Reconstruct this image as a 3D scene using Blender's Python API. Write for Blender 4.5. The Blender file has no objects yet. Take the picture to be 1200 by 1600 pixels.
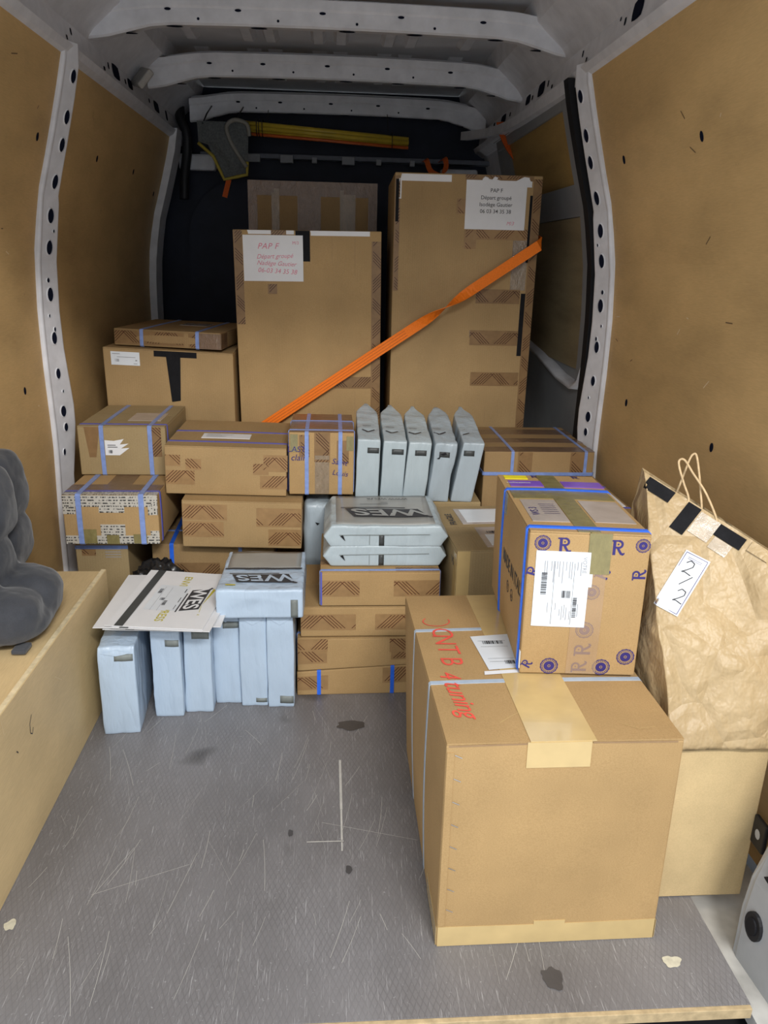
import bpy, bmesh, math, random
from mathutils import Vector, Matrix, Euler, noise
from mathutils.bvhtree import BVHTree
R = math.radians
scene = bpy.context.scene
COL = scene.collection
random.seed(7)

# ------------------------------------------------------------------ camera
pitch, yaw, roll = R(18.2), R(4.1), R(1.4)
fw = Vector((math.sin(yaw)*math.cos(pitch), math.cos(yaw)*math.cos(pitch), -math.sin(pitch)))
rt = Vector((math.cos(yaw), -math.sin(yaw), 0)); up = rt.cross(fw)
rt2 = rt*math.cos(roll)+up*math.sin(roll); up2 = -rt*math.sin(roll)+up*math.cos(roll)
cd = bpy.data.cameras.new('camera'); cam = bpy.data.objects.new('camera', cd); COL.objects.link(cam)
m = Matrix((rt2, up2, -fw)).transposed().to_4x4(); m.translation = (0, 0, 1.15); cam.matrix_world = m
cd.sensor_fit = 'VERTICAL'; cd.sensor_height = 24; cd.lens = 18.0; cd.clip_start = .02
scene.camera = cam
# ------------------------------------------------------------------ world and lights
w = bpy.data.worlds.new('garage_light'); scene.world = w; w.use_nodes = True
w.node_tree.nodes['Background'].inputs[0].default_value = (.88, .94, 1, 1)
w.node_tree.nodes['Background'].inputs[1].default_value = 1.12
def area(name, loc, target, sx, sy, power, col):
    l = bpy.data.lights.new(name, 'AREA'); l.shape = 'RECTANGLE'; l.size = sx; l.size_y = sy; l.energy = power; l.color = col
    o = bpy.data.objects.new(name, l); COL.objects.link(o); o.location = loc
    o.rotation_euler = (Vector(target)-Vector(loc)).to_track_quat('-Z', 'Y').to_euler(); return o
area('garage_ceiling_lamp', (.75, -1.55, 2.95), (0, 1.9, .3), 1.1, .30, 116, (1, .98, .95))
area('garage_side_lamp', (-1.3, -2.3, 2.7), (0, 2.2, .6), .9, .30, 34, (.92, .96, 1))
vs = scene.view_settings
vs.view_transform = 'Standard'; vs.look = 'None'; vs.gamma = 1; vs.use_curve_mapping = False; vs.exposure = 0.0

# ------------------------------------------------------------------ materials
def newmat(name):
    mt = bpy.data.materials.new(name); mt.use_nodes = True; nt = mt.node_tree
    return mt, nt, nt.nodes['Principled BSDF']
def nd(nt, t, **kw):
    n = nt.nodes.new(t)
    for k, v in kw.items(): setattr(n, k, v)
    return n
def coord(nt, scale=(1, 1, 1), rot=(0, 0, 0), kind='Object'):
    tc = nd(nt, 'ShaderNodeTexCoord'); mp = nd(nt, 'ShaderNodeMapping')
    mp.inputs['Scale'].default_value = scale; mp.inputs['Rotation'].default_value = rot
    nt.links.new(tc.outputs[kind], mp.inputs[0]); return mp.outputs[0]
def noi(nt, vec, scale, detail=3, rough=.55):
    n = nd(nt, 'ShaderNodeTexNoise'); n.inputs['Scale'].default_value = scale; n.inputs['Detail'].default_value = detail
    n.inputs['Roughness'].default_value = rough; nt.links.new(vec, n.inputs['Vector']); return n.outputs[0]
def ramp(nt, fac, stops):
    r = nd(nt, 'ShaderNodeValToRGB'); e = r.color_ramp.elements
    while len(e) < len(stops): e.new(.5)
    for el, (p, c) in zip(e, stops): el.position = p; el.color = (*c, 1) if len(c) == 3 else c
    nt.links.new(fac, r.inputs[0]); return r.outputs[0]
def mix(nt, fac, a, b, mode='MIX'):
    n = nd(nt, 'ShaderNodeMix', data_type='RGBA', blend_type=mode)
    for i, v in ((0, fac), (6, a), (7, b)):
        if hasattr(v, 'is_output'): nt.links.new(v, n.inputs[i])
        else: n.inputs[i].default_value = v if i == 0 else (*v, 1)
    return n.outputs[2]
def mth(nt, op, a, b=0.0, c=None):
    n = nd(nt, 'ShaderNodeMath', operation=op)
    for i, v in enumerate((a, b) if c is None else (a, b, c)):
        if hasattr(v, 'is_output'): nt.links.new(v, n.inputs[i])
        else: n.inputs[i].default_value = v
    return n.outputs[0]
def bump(nt, bs, h, strength, dist=.002):
    b = nd(nt, 'ShaderNodeBump'); b.inputs['Strength'].default_value = strength; b.inputs['Distance'].default_value = dist
    nt.links.new(h, b.inputs['Height']); nt.links.new(b.outputs[0], bs.inputs['Normal'])
def plain(name, col, rough=.6, metal=0, spec=.4, nscale=0, namp=.12, bmp=0, alpha=1, coat=0):
    mt, nt, bs = newmat(name); bs.inputs['Roughness'].default_value = rough; bs.inputs['Metallic'].default_value = metal
    bs.inputs['Specular IOR Level'].default_value = spec; bs.inputs['Alpha'].default_value = alpha
    bs.inputs['Coat Weight'].default_value = coat
    v = coord(nt); n = noi(nt, v, nscale or 40)
    c = ramp(nt, n, [(.25, tuple(x*(1-namp) for x in col)), (.75, tuple(min(1, x*(1+namp)) for x in col))])
    nt.links.new(c, bs.inputs['Base Color'])
    if bmp: bump(nt, bs, n, bmp)
    return mt
def cardboard(name, col, mott=.10):
    mt, nt, bs = newmat(name); bs.inputs['Roughness'].default_value = .78; bs.inputs['Specular IOR Level'].default_value = .25
    v = coord(nt)
    big = noi(nt, v, 5, 3); fine = noi(nt, coord(nt, (1, 1, 1.6)), 420, 2, .7)
    c1 = ramp(nt, big, [(.3, tuple(x*(1-mott) for x in col)), (.7, tuple(x*(1+mott) for x in col))])
    c2 = ramp(nt, fine, [(.30, (.84, .82, .79)), (.55, (1, 1, 1)), (.78, (1.12, 1.12, 1.15))])
    nt.links.new(mix(nt, .8, c1, c2, 'MULTIPLY'), bs.inputs['Base Color'])
    flute = nd(nt, 'ShaderNodeTexWave', wave_type='BANDS', bands_direction='X'); flute.inputs['Scale'].default_value = 42
    flute.inputs['Distortion'].default_value = .4; nt.links.new(v, flute.inputs['Vector'])
    hsum = mth(nt, 'ADD', mth(nt, 'MULTIPLY', flute.outputs[0], .18), mth(nt, 'ADD', mth(nt, 'MULTIPLY', fine, .3), big))
    bump(nt, bs, hsum, .30, .0025)
    return mt
def plywood(name, col, gscale=(3, .5, 3), dark=.72):
    mt, nt, bs = newmat(name); bs.inputs['Roughness'].default_value = .55; bs.inputs['Specular IOR Level'].default_value = .35
    g = noi(nt, coord(nt, gscale), 5, 6, .6); b = noi(nt, coord(nt), 2.2, 4); f = noi(nt, coord(nt, (30, 3, 30)), 14, 3)
    s = noi(nt, coord(nt, (1, 1, 1)), 9, 5, .7)
    c = ramp(nt, g, [(.25, tuple(x*dark for x in col)), (.5, col), (.8, tuple(min(1, x*1.18) for x in col))])
    c = mix(nt, .6, c, ramp(nt, b, [(.3, (.80, .79, .77)), (.7, (1.12, 1.1, 1.08))]), 'MULTIPLY')
    c = mix(nt, .35, c, ramp(nt, f, [(.3, (.8, .78, .74)), (.7, (1.1, 1.1, 1.1))]), 'MULTIPLY')
    c = mix(nt, .8, c, ramp(nt, s, [(.22, (.45, .42, .38)), (.33, (1, 1, 1))]), 'MULTIPLY')
    nt.links.new(c, bs.inputs['Base Color']); bump(nt, bs, f, .12, .002)
    return mt
def chevron(name, base, line, rough=.3):
    """printed packing tape: groups of parallel slanting lines that alternate direction; UV in metres"""
    mt, nt, bs = newmat(name); bs.inputs['Roughness'].default_value = rough; bs.inputs['Specular IOR Level'].default_value = .22
    bs.inputs['Coat Roughness'].default_value = .12
    tc = nd(nt, 'ShaderNodeTexCoord'); sp = nd(nt, 'ShaderNodeSeparateXYZ'); nt.links.new(tc.outputs['UV'], sp.inputs[0])
    u, v = sp.outputs[0], sp.outputs[1]
    P = .150; fu = mth(nt, 'FLOORED_MODULO', u, P)
    def grp(q, a, b):
        st = mth(nt, 'LESS_THAN', mth(nt, 'FLOORED_MODULO', mth(nt, 'DIVIDE', q, .0095), 1), .30)
        return mth(nt, 'MULTIPLY', st, mth(nt, 'MULTIPLY', mth(nt, 'GREATER_THAN', q, a), mth(nt, 'LESS_THAN', q, b)))
    qa = mth(nt, 'SUBTRACT', fu, v); qb = mth(nt, 'ADD', fu, v)
    edge = mth(nt, 'MULTIPLY', mth(nt, 'GREATER_THAN', v, .005), mth(nt, 'LESS_THAN', v, .043))
    msk = mth(nt, 'MULTIPLY', mth(nt, 'MINIMUM', mth(nt, 'ADD', grp(qa, 0, .041), grp(qb, .114, .146)), 1), edge)
    n = noi(nt, coord(nt), 35, 4)
    b = ramp(nt, n, [(.3, tuple(x*.88 for x in base)), (.7, tuple(x*1.1 for x in base))])
    nt.links.new(mix(nt, msk, b, line), bs.inputs['Base Color'])
    bump(nt, bs, noi(nt, coord(nt), 60, 5, .7), .35, .002)
    return mt
def film(name, col, rough=.12, amp=.9, alpha=1, hi=(.42, .35, .26)):
    mt, nt, bs = newmat(name); bs.inputs['Roughness'].default_value = rough; bs.inputs['Specular IOR Level'].default_value = .7 if rough < .5 else .12
    n = noi(nt, coord(nt, (1, 1, .5)), 38, 6, .75)
    c = ramp(nt, n, [(.35, tuple(x*.75 for x in col)), (.62, col), (.76, hi)])  # palest stop paints crinkle glints into the film's base colour
    nt.links.new(c, bs.inputs['Base Color']); bump(nt, bs, n, amp, .004); bs.inputs['Alpha'].default_value = alpha
    return mt
def mailer(name, col):
    mt, nt, bs = newmat(name); bs.inputs['Roughness'].default_value = .33; bs.inputs['Specular IOR Level'].default_value = .45
    n = noi(nt, coord(nt), 7, 3); d = nd(nt, 'ShaderNodeTexNoise'); d.inputs['Scale'].default_value = 9; d.inputs['Detail'].default_value = 5
    nt.links.new(coord(nt, (1, 1, .28), (.3, .2, 0)), d.inputs['Vector'])
    rd = mth(nt, 'ABSOLUTE', mth(nt, 'SUBTRACT', d.outputs[0], .5))
    c = ramp(nt, n, [(.3, tuple(x*.95 for x in col)), (.7, tuple(x*1.04 for x in col))])
    nt.links.new(c, bs.inputs['Base Color']); bump(nt, bs, rd, .6, .035)
    return mt

M = {}
M['kraft'] = cardboard('kraft_cardboard', (.42, .275, .125))
M['kraft2'] = cardboard('tan_cardboard', (.39, .26, .122))
M['kraft3'] = cardboard('brown_cardboard', (.33, .215, .10))
M['kraft4'] = cardboard('orange_cardboard', (.43, .278, .125))
M['kraft5'] = cardboard('pale_cardboard', (.36, .265, .135))
M['ply'] = plywood('yellow_plywood', (.61, .408, .182), (.9, .5, 1.3), .78)
M['plyb'] = plywood('pale_birch_plywood', (.66, .50, .27), (1.2, .5, 1.2), .85)
M['plyd'] = plywood('worn_grey_plywood', (.33, .26, .15))
M['steel'] = plain('white_painted_steel', (.68, .68, .71), .42, 0, .5, 18, .12, .06)
M['roof'] = plain('grey_roof_steel', (.60, .595, .61), .45, 0, .5, 7, .13, .04)
M['navy'] = plain('dark_navy_panel', (.012, .016, .032), .55, 0, .3, 8, .3)
M['black'] = plain('black_plastic', (.012, .012, .014), .5, 0, .4)
M['rubber'] = plain('black_rubber_seal', (.008, .008, .01), .7, 0, .3)
M['hole'] = plain('painted_hole_shade', (.008, .010, .022), .9, 0, .05)  # flat dark discs: shade inside uncut holes put into the colour
M['tapeblk'] = film('black_gaffer_tape', (.014, .014, .016), .75, .3, hi=(.03, .03, .033))
M['tapeolive'] = film('olive_packing_tape', (.26, .22, .09), .2, .35, hi=(.32, .28, .13))
M['tapetan'] = plain('clear_tan_packing_tape', (.58, .42, .19), .22, 0, .5, 14, .10, .25, coat=.4)
M['tapebrown'] = chevron('printed_brown_tape', (.25, .15, .07), (.055, .016, .010))
M['tapelight'] = chevron('printed_clear_tape', (.33, .20, .09), (.085, .020, .010), .34)
M['tapecrinkle'] = film('crinkled_brown_tape', (.20, .12, .07), .15, 1.0)
M['filmclear'] = film('crinkled_clear_film', (.30, .22, .14), .12, 1.0)
M['strapb'] = plain('blue_plastic_strap', (.22, .31, .62), .35, 0, .5, 60, .15)
M['strapb2'] = plain('bright_blue_plastic_strap', (.03, .15, .78), .3, 0, .5, 60, .1)
M['strapdb'] = plain('violet_blue_strap', (.10, .11, .45), .35, 0, .5, 60, .1)
M['strapg'] = plain('grey_blue_plastic_strap', (.42, .50, .60), .3, 0, .5, 60, .08)
M['paper'] = plain('white_paper', (.78, .78, .79), .6, 0, .3, 20, .03)
M['paperw'] = plain('glossy_white_label', (.74, .78, .82), .35, 0, .5, 20, .03)
M['pouch'] = plain('clear_document_pouch', (.44, .38, .34), .15, 0, .6, 25, .1, .2)
M['ink'] = plain('dark_grey_ink', (.05, .05, .055), .6)
M['inkg'] = plain('light_grey_ink', (.33, .33, .35), .6)
M['inkr'] = plain('red_marker', (.80, .10, .07), .6)
M['inkp'] = plain('pink_marker', (.72, .22, .30), .6)
M['inkn'] = plain('navy_print', (.035, .025, .16), .5)
M['inky'] = plain('yellow_green_print', (.55, .48, .04), .5)
M['inkb'] = plain('black_print', (.02, .02, .022), .5)
M['purple'] = plain('purple_tape', (.22, .10, .55), .3, 0, .5, 30, .15)
M['yellow'] = plain('yellow_label', (.85, .75, .03), .4)
M['mail'] = mailer('pale_blue_mail_film', (.46, .57, .70))
M['mail2'] = mailer('grey_mail_film', (.43, .50, .53))
M['mail3'] = mailer('dim_grey_mail_film', (.37, .43, .47))
M['stickg'] = plain('grey_sealing_strip', (.20, .22, .21), .45)
M['stickd'] = plain('charcoal_sealing_strip', (.06, .065, .065), .45)
M['mailgrey'] = plain('taupe_printed_film', (.33, .33, .31), .3, 0, .5, 20, .08)
M['orange'] = plain('orange_webbing', (.92, .20, .01), .6, 0, .3, 300, .12, .2)
M['orangeline'] = plain('dark_webbing_stitch', (.35, .06, .01), .7)
M['orange2'] = plain('dark_orange_webbing', (.65, .12, .02), .7, 0, .3, 200, .15)
M['polesy'] = plain('yellow_pole', (.60, .42, .04), .4, 0, .4, 15, .2)
M['poleso'] = plain('orange_pole', (.60, .13, .03), .4)
M['fab'] = plain('grey_mesh_fabric', (.13, .14, .14), .8, 0, .2, 120, .25, .3)
M['paperbag'] = None
M['greypl'] = plain('light_grey_door_plastic', (.40, .41, .42), .5, 0, .4, 30, .05)
M['chip'] = plain('raw_plywood_edge', (.50, .38, .22), .8, 0, .2, 60, .25, .3)
M['edgew'] = plain('worn_pale_edge', (.72, .60, .38), .8, 0, .2, 60, .2)
M['staple'] = plain('zinc_staple', (.6, .6, .6), .3, .8)
M['hem'] = plain('flap_cut_edge', (.30, .19, .10), .9)
M['newsp'] = None

def build_special():
    # paper bag
    mt, nt, bs = newmat('tan_kraft_paper'); bs.inputs['Roughness'].default_value = .45; bs.inputs['Specular IOR Level'].default_value = .4
    n = noi(nt, coord(nt), 5, 4); f = noi(nt, coord(nt, (1, 1, .25)), 220, 2)
    c = ramp(nt, n, [(.3, (.42, .30, .155)), (.7, (.52, .385, .215))]); c = mix(nt, .25, c, ramp(nt, f, [(.3, (.85, .85, .85)), (.7, (1.1, 1.1, 1.1))]), 'MULTIPLY')
    nt.links.new(c, bs.inputs['Base Color'])
    v = nd(nt, 'ShaderNodeTexVoronoi', feature='DISTANCE_TO_EDGE'); v.inputs['Scale'].default_value = 9
    nt.links.new(coord(nt, (1, 1, .8)), v.inputs['Vector'])
    bump(nt, bs, mth(nt, 'ADD', mth(nt, 'MINIMUM', v.outputs[0], .12), mth(nt, 'MULTIPLY', mth(nt, 'ABSOLUTE', mth(nt, 'SUBTRACT', noi(nt, coord(nt, (1, 1, .7)), 13, 4), .5)), .6)), .7, .05)
    M['paperbag'] = mt
    # newsprint-like tape
    mt, nt, bs = newmat('white_printed_tape'); bs.inputs['Roughness'].default_value = .3
    tc = nd(nt, 'ShaderNodeTexCoord'); sp = nd(nt, 'ShaderNodeSeparateXYZ'); nt.links.new(tc.outputs['UV'], sp.inputs[0])
    line = mth(nt, 'LESS_THAN', mth(nt, 'FLOORED_MODULO', mth(nt, 'DIVIDE', sp.outputs[1], .0085), 1), .45)
    wn = nd(nt, 'ShaderNodeTexNoise'); wn.inputs['Scale'].default_value = 1; wn.inputs['Detail'].default_value = 4
    mp = nd(nt, 'ShaderNodeMapping'); mp.inputs['Scale'].default_value = (170, 60, 1); nt.links.new(tc.outputs['UV'], mp.inputs[0]); nt.links.new(mp.outputs[0], wn.inputs['Vector'])
    word = mth(nt, 'GREATER_THAN', wn.outputs[0], .50)
    nt.links.new(mix(nt, mth(nt, 'MULTIPLY', line, word), (.50, .47, .41), (.05, .05, .05)), bs.inputs['Base Color'])
    bump(nt, bs, noi(nt, coord(nt), 60, 4), .3)
    M['newsp'] = mt
    # floor
    mt, nt, bs = newmat('phenolic_antislip_floor'); bs.inputs['Roughness'].default_value = .42; bs.inputs['Specular IOR Level'].default_value = .45
    sp = nd(nt, 'ShaderNodeSeparateXYZ'); nt.links.new(coord(nt), sp.inputs[0]); x, y = sp.outputs[0], sp.outputs[1]
    wob = mth(nt, 'MULTIPLY', noi(nt, coord(nt), 14, 2), .006)
    def diag(s):
        q = mth(nt, 'ADD', mth(nt, 'ADD', mth(nt, 'DIVIDE', x, .0105), mth(nt, 'MULTIPLY', mth(nt, 'DIVIDE', y, .024), s)), mth(nt, 'MULTIPLY', wob, 60))
        return mth(nt, 'ABSOLUTE', mth(nt, 'SUBTRACT', mth(nt, 'FLOORED_MODULO', q, 1), .5))
    net = mth(nt, 'MINIMUM', diag(1), diag(-1))
    netm = ramp(nt, net, [(.02, (1, 1, 1)), (.14, (0, 0, 0))])
    big = noi(nt, coord(nt, (1, .5, 1)), 3.2, 5, .6)
    base = ramp(nt, big, [(.3, (.150, .142, .142)), (.5, (.195, .186, .188)), (.72, (.245, .235, .24))])
    wear = noi(nt, coord(nt), 6, 4)
    base = mix(nt, mth(nt, 'MULTIPLY', netm, ramp(nt, wear, [(.3, (.08,)*3), (.7, (.38,)*3)])), base, (.075, .07, .072))
    def scr(rot, sc, lo, amt, b):
        n = noi(nt, coord(nt, (sc, 3.5, 1), (0, 0, rot)), 3, 3, .7)
        return mix(nt, mth(nt, 'MULTIPLY', ramp(nt, n, [(lo, (0,)*3), (lo+.05, (1,)*3)]), amt), b, (.50, .49, .49))
    base = scr(.12, 95, .64, .6, base); base = scr(.05, 160, .62, .45, base); base = scr(-.45, 80, .68, .45, base); base = scr(.9, 70, .72, .4, base); base = scr(-.03, 120, .64, .4, base)
    sp2 = noi(nt, coord(nt), 130, 3, .7)
    base = mix(nt, mth(nt, 'MULTIPLY', ramp(nt, sp2, [(.64, (0,)*3), (.70, (1,)*3)]), .4), base, (.5, .5, .5))
    st = noi(nt, coord(nt), 4.5, 2)
    base = mix(nt, 1.0, base, ramp(nt, st, [(.27, (.5, .48, .46)), (.34, (1, 1, 1))]), 'MULTIPLY')
    nt.links.new(base, bs.inputs['Base Color'])
    bump(nt, bs, net, .25, .0015)
    M['floor'] = mt
    # cushion
    mt, nt, bs = newmat('charcoal_grey_cushion_cloth'); bs.inputs['Roughness'].default_value = .9; bs.inputs['Specular IOR Level'].default_value = .15
    bs.inputs['Sheen Weight'].default_value = .25
    n = noi(nt, coord(nt), 9, 4); f = noi(nt, coord(nt), 500, 2)
    nt.links.new(mix(nt, .5, ramp(nt, n, [(.3, (.034, .037, .045)), (.72, (.075, .079, .090))]), ramp(nt, f, [(.3, (.8,)*3), (.7, (1.15,)*3)]), 'MULTIPLY'), bs.inputs['Base Color'])
    bump(nt, bs, noi(nt, coord(nt), 26, 3), .25, .006)
    M['cush'] = mt
build_special()

# ------------------------------------------------------------------ object helpers
def tag(o, label=None, cat=None, group=None, kind=None):
    if label: o['label'] = label
    if cat: o['category'] = cat
    if group: o['group'] = group
    if kind: o['kind'] = kind
    return o
def mk(name, verts, faces, mat, parent=None, smooth=False, uvs=None):
    me = bpy.data.meshes.new(name); me.from_pydata([tuple(v) for v in verts], [], faces); me.update()
    if uvs is not None:
        ul = me.uv_layers.new(name='uv')
        for p in me.polygons:
            for li in p.loop_indices: ul.data[li].uv = uvs[me.loops[li].vertex_index]
    if smooth: me.polygons.foreach_set('use_smooth', [True]*len(me.polygons))
    if mat: me.materials.append(mat)
    o = bpy.data.objects.new(name, me); COL.objects.link(o)
    if parent: o.parent = parent
    return o
def mkbm(name, bm, mat, parent=None, smooth=False):
    me = bpy.data.meshes.new(name); bmesh.ops.recalc_face_normals(bm, faces=bm.faces); bm.to_mesh(me); bm.free()
    if smooth: me.polygons.foreach_set('use_smooth', [True]*len(me.polygons))
    if mat: me.materials.append(mat)
    o = bpy.data.objects.new(name, me); COL.objects.link(o)
    if parent: o.parent = parent
    return o
def empty(name, loc=(0, 0, 0), rot=(0, 0, 0)):
    o = bpy.data.objects.new(name, None); COL.objects.link(o); o.location = loc; o.rotation_euler = rot; o.empty_display_size = .05; return o
def addbox(bm, x0, x1, y0, y1, z0, z1, bev=0):
    r = bmesh.ops.create_cube(bm, size=1, matrix=Matrix.Translation(((x0+x1)/2, (y0+y1)/2, (z0+z1)/2)) @ Matrix.Diagonal((x1-x0, y1-y0, z1-z0, 1)))
    if bev:
        es = list({e for v in r['verts'] for e in v.link_edges})
        bmesh.ops.bevel(bm, geom=es, offset=bev, segments=2, affect='EDGES', profile=.5)
def box(name, b, mat, parent=None, bev=.002):
    bm = bmesh.new(); addbox(bm, *b, bev=bev); return mkbm(name, bm, mat, parent)
def tube(name, pts, r, mat, parent=None, n=8, close=False):
    pts = [Vector(p) for p in pts]; vs_, fs = [], []; prev = None
    for i, p in enumerate(pts):
        d = (pts[min(i+1, len(pts)-1)]-pts[max(i-1, 0)]).normalized()
        a = prev if prev else (Vector((0, 0, 1)) if abs(d.z) < .9 else Vector((1, 0, 0)))
        a = (a-d*a.dot(d)).normalized(); prev = a; b = d.cross(a)
        for k in range(n):
            t = 2*math.pi*k/n; vs_.append(p+(a*math.cos(t)+b*math.sin(t))*r)
    for i in range(len(pts)-1):
        for k in range(n): fs.append((i*n+k, i*n+(k+1) % n, (i+1)*n+(k+1) % n, (i+1)*n+k))
    fs.append(tuple(range(n))[::-1]); fs.append(tuple((len(pts)-1)*n+k for k in range(n)))
    return mk(name, vs_, fs, mat, parent, True)
def smooth_path(pts, k=8):
    P = [Vector(p) for p in pts]; out = []
    for i in range(len(P)-1):
        p0, p1, p2, p3 = P[max(i-1, 0)], P[i], P[i+1], P[min(i+2, len(P)-1)]
        for j in range(k):
            t = j/k; out.append(.5*((2*p1)+(p2-p0)*t+(2*p0-5*p1+4*p2-p3)*t*t+(3*p1-p0-3*p2+p3)*t**3))
    out.append(P[-1]); return out
def ribbon(name, pts, dirs, width, th, mat, parent=None):
    """flat webbing: pts centre line, dirs width direction per point"""
    vs_, fs = [], []; N = len(pts)
    for i, p in enumerate(pts):
        p = Vector(p); d = (Vector(pts[min(i+1, N-1)])-Vector(pts[max(i-1, 0)])).normalized()
        wv = Vector(dirs[i]); wv = (wv-d*wv.dot(d)).normalized(); nn = d.cross(wv)
        wd = width[i] if isinstance(width, (list, tuple)) else width
        for a, b in ((-1, -1), (1, -1), (1, 1), (-1, 1)): vs_.append(p+wv*a*wd/2+nn*b*th/2)
    for i in range(N-1):
        for k in range(4): fs.append((i*4+k, i*4+(k+1) % 4, i*4+4+(k+1) % 4, i*4+4+k))
    fs.append((3, 2, 1, 0)); q = (N-1)*4; fs.append((q, q+1, q+2, q+3))
    return mk(name, vs_, fs, mat, parent)

_tc = {}
def text_polys(s, size=1.0, bold=0.0, shear=0.0, space=1.0):
    key = (s, bold, shear, space)
    if key not in _tc:
        c = bpy.data.curves.new('t', 'FONT'); c.body = s; c.size = 1; c.offset = bold; c.shear = shear; c.space_character = space
        c.resolution_u = 3; c.align_x = 'CENTER'; c.align_y = 'CENTER'
        o = bpy.data.objects.new('t', c); COL.objects.link(o)
        dg = bpy.context.evaluated_depsgraph_get(); dg.update(); me = bpy.data.meshes.new_from_object(o.evaluated_get(dg))
        _tc[key] = ([(v.co.x, v.co.y) for v in me.vertices], [tuple(p.vertices) for p in me.polygons])
        bpy.data.objects.remove(o); bpy.data.curves.remove(c); bpy.data.meshes.remove(me)
    V, F = _tc[key]
    return [(x*size, y*size) for x, y in V], F
class Ink:
    def __init__(s): s.v = []; s.f = []
    def add(s, V, F, o=(0, 0), rot=0, sx=1, sy=1):
        b = len(s.v); c, n = math.cos(R(rot)), math.sin(R(rot))
        s.v += [(o[0]+x*sx*c-y*sy*n, o[1]+x*sx*n+y*sy*c) for x, y in V]; s.f += [tuple(i+b for i in f) for f in F]; return s
    def text(s, t, x, y, size, rot=0, bold=0, shear=0, sx=1, space=1): return s.add(*text_polys(t, size, bold, shear, space), o=(x, y), rot=rot, sx=sx)
    def rect(s, x0, y0, x1, y1, o=(0, 0), rot=0, nx=1):
        for i in range(nx):
            a, b = x0+(x1-x0)*i/nx, x0+(x1-x0)*(i+1)/nx
            s.add([(a, y0), (b, y0), (b, y1), (a, y1)], [(0, 1, 2, 3)], o, rot)
        return s
    def line(s, p, q, w): 
        dx, dy = q[0]-p[0], q[1]-p[1]; L = math.hypot(dx, dy) or 1; nx, ny = -dy/L*w/2, dx/L*w/2
        return s.add([(p[0]+nx, p[1]+ny), (p[0]-nx, p[1]-ny), (q[0]-nx, q[1]-ny), (q[0]+nx, q[1]+ny)], [(0, 1, 2, 3)])
    def path(s, pts, w):
        for a, b in zip(pts[:-1], pts[1:]): s.line(a, b, w)
        return s
    def ring(s, x, y, r0, r1, n=24, wav=0):
        V = []; 
        for i in range(n):
            t = 2*math.pi*i/n; k = 1+wav*(i % 2)
            V += [(x+r0*math.cos(t), y+r0*math.sin(t)), (x+r1*k*math.cos(t), y+r1*k*math.sin(t))]
        return s.add(V, [(2*i, 2*i+1, (2*i+3) % (2*n), (2*i+2) % (2*n)) for i in range(n)])
    def disc(s, x, y, r, n=16): return s.add([(x+r*math.cos(2*math.pi*i/n), y+r*math.sin(2*math.pi*i/n)) for i in range(n)], [tuple(range(n))])
    def bars(s, x0, y0, x1, y1, n, vert=True, seed=1):
        rr = random.Random(seed); t = 0
        ws = [(rr.choice((1, 1, 2, 3)), rr.choice((1, 1, 2))) for _ in range(n)]; T = sum(a+b for a, b in ws)
        for a, b in ws:
            if vert: s.rect(x0+(x1-x0)*t/T, y0, x0+(x1-x0)*(t+a)/T, y1)
            else: s.rect(x0, y0+(y1-y0)*t/T, x1, y0+(y1-y0)*(t+a)/T)
            t += a+b
        return s

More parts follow.
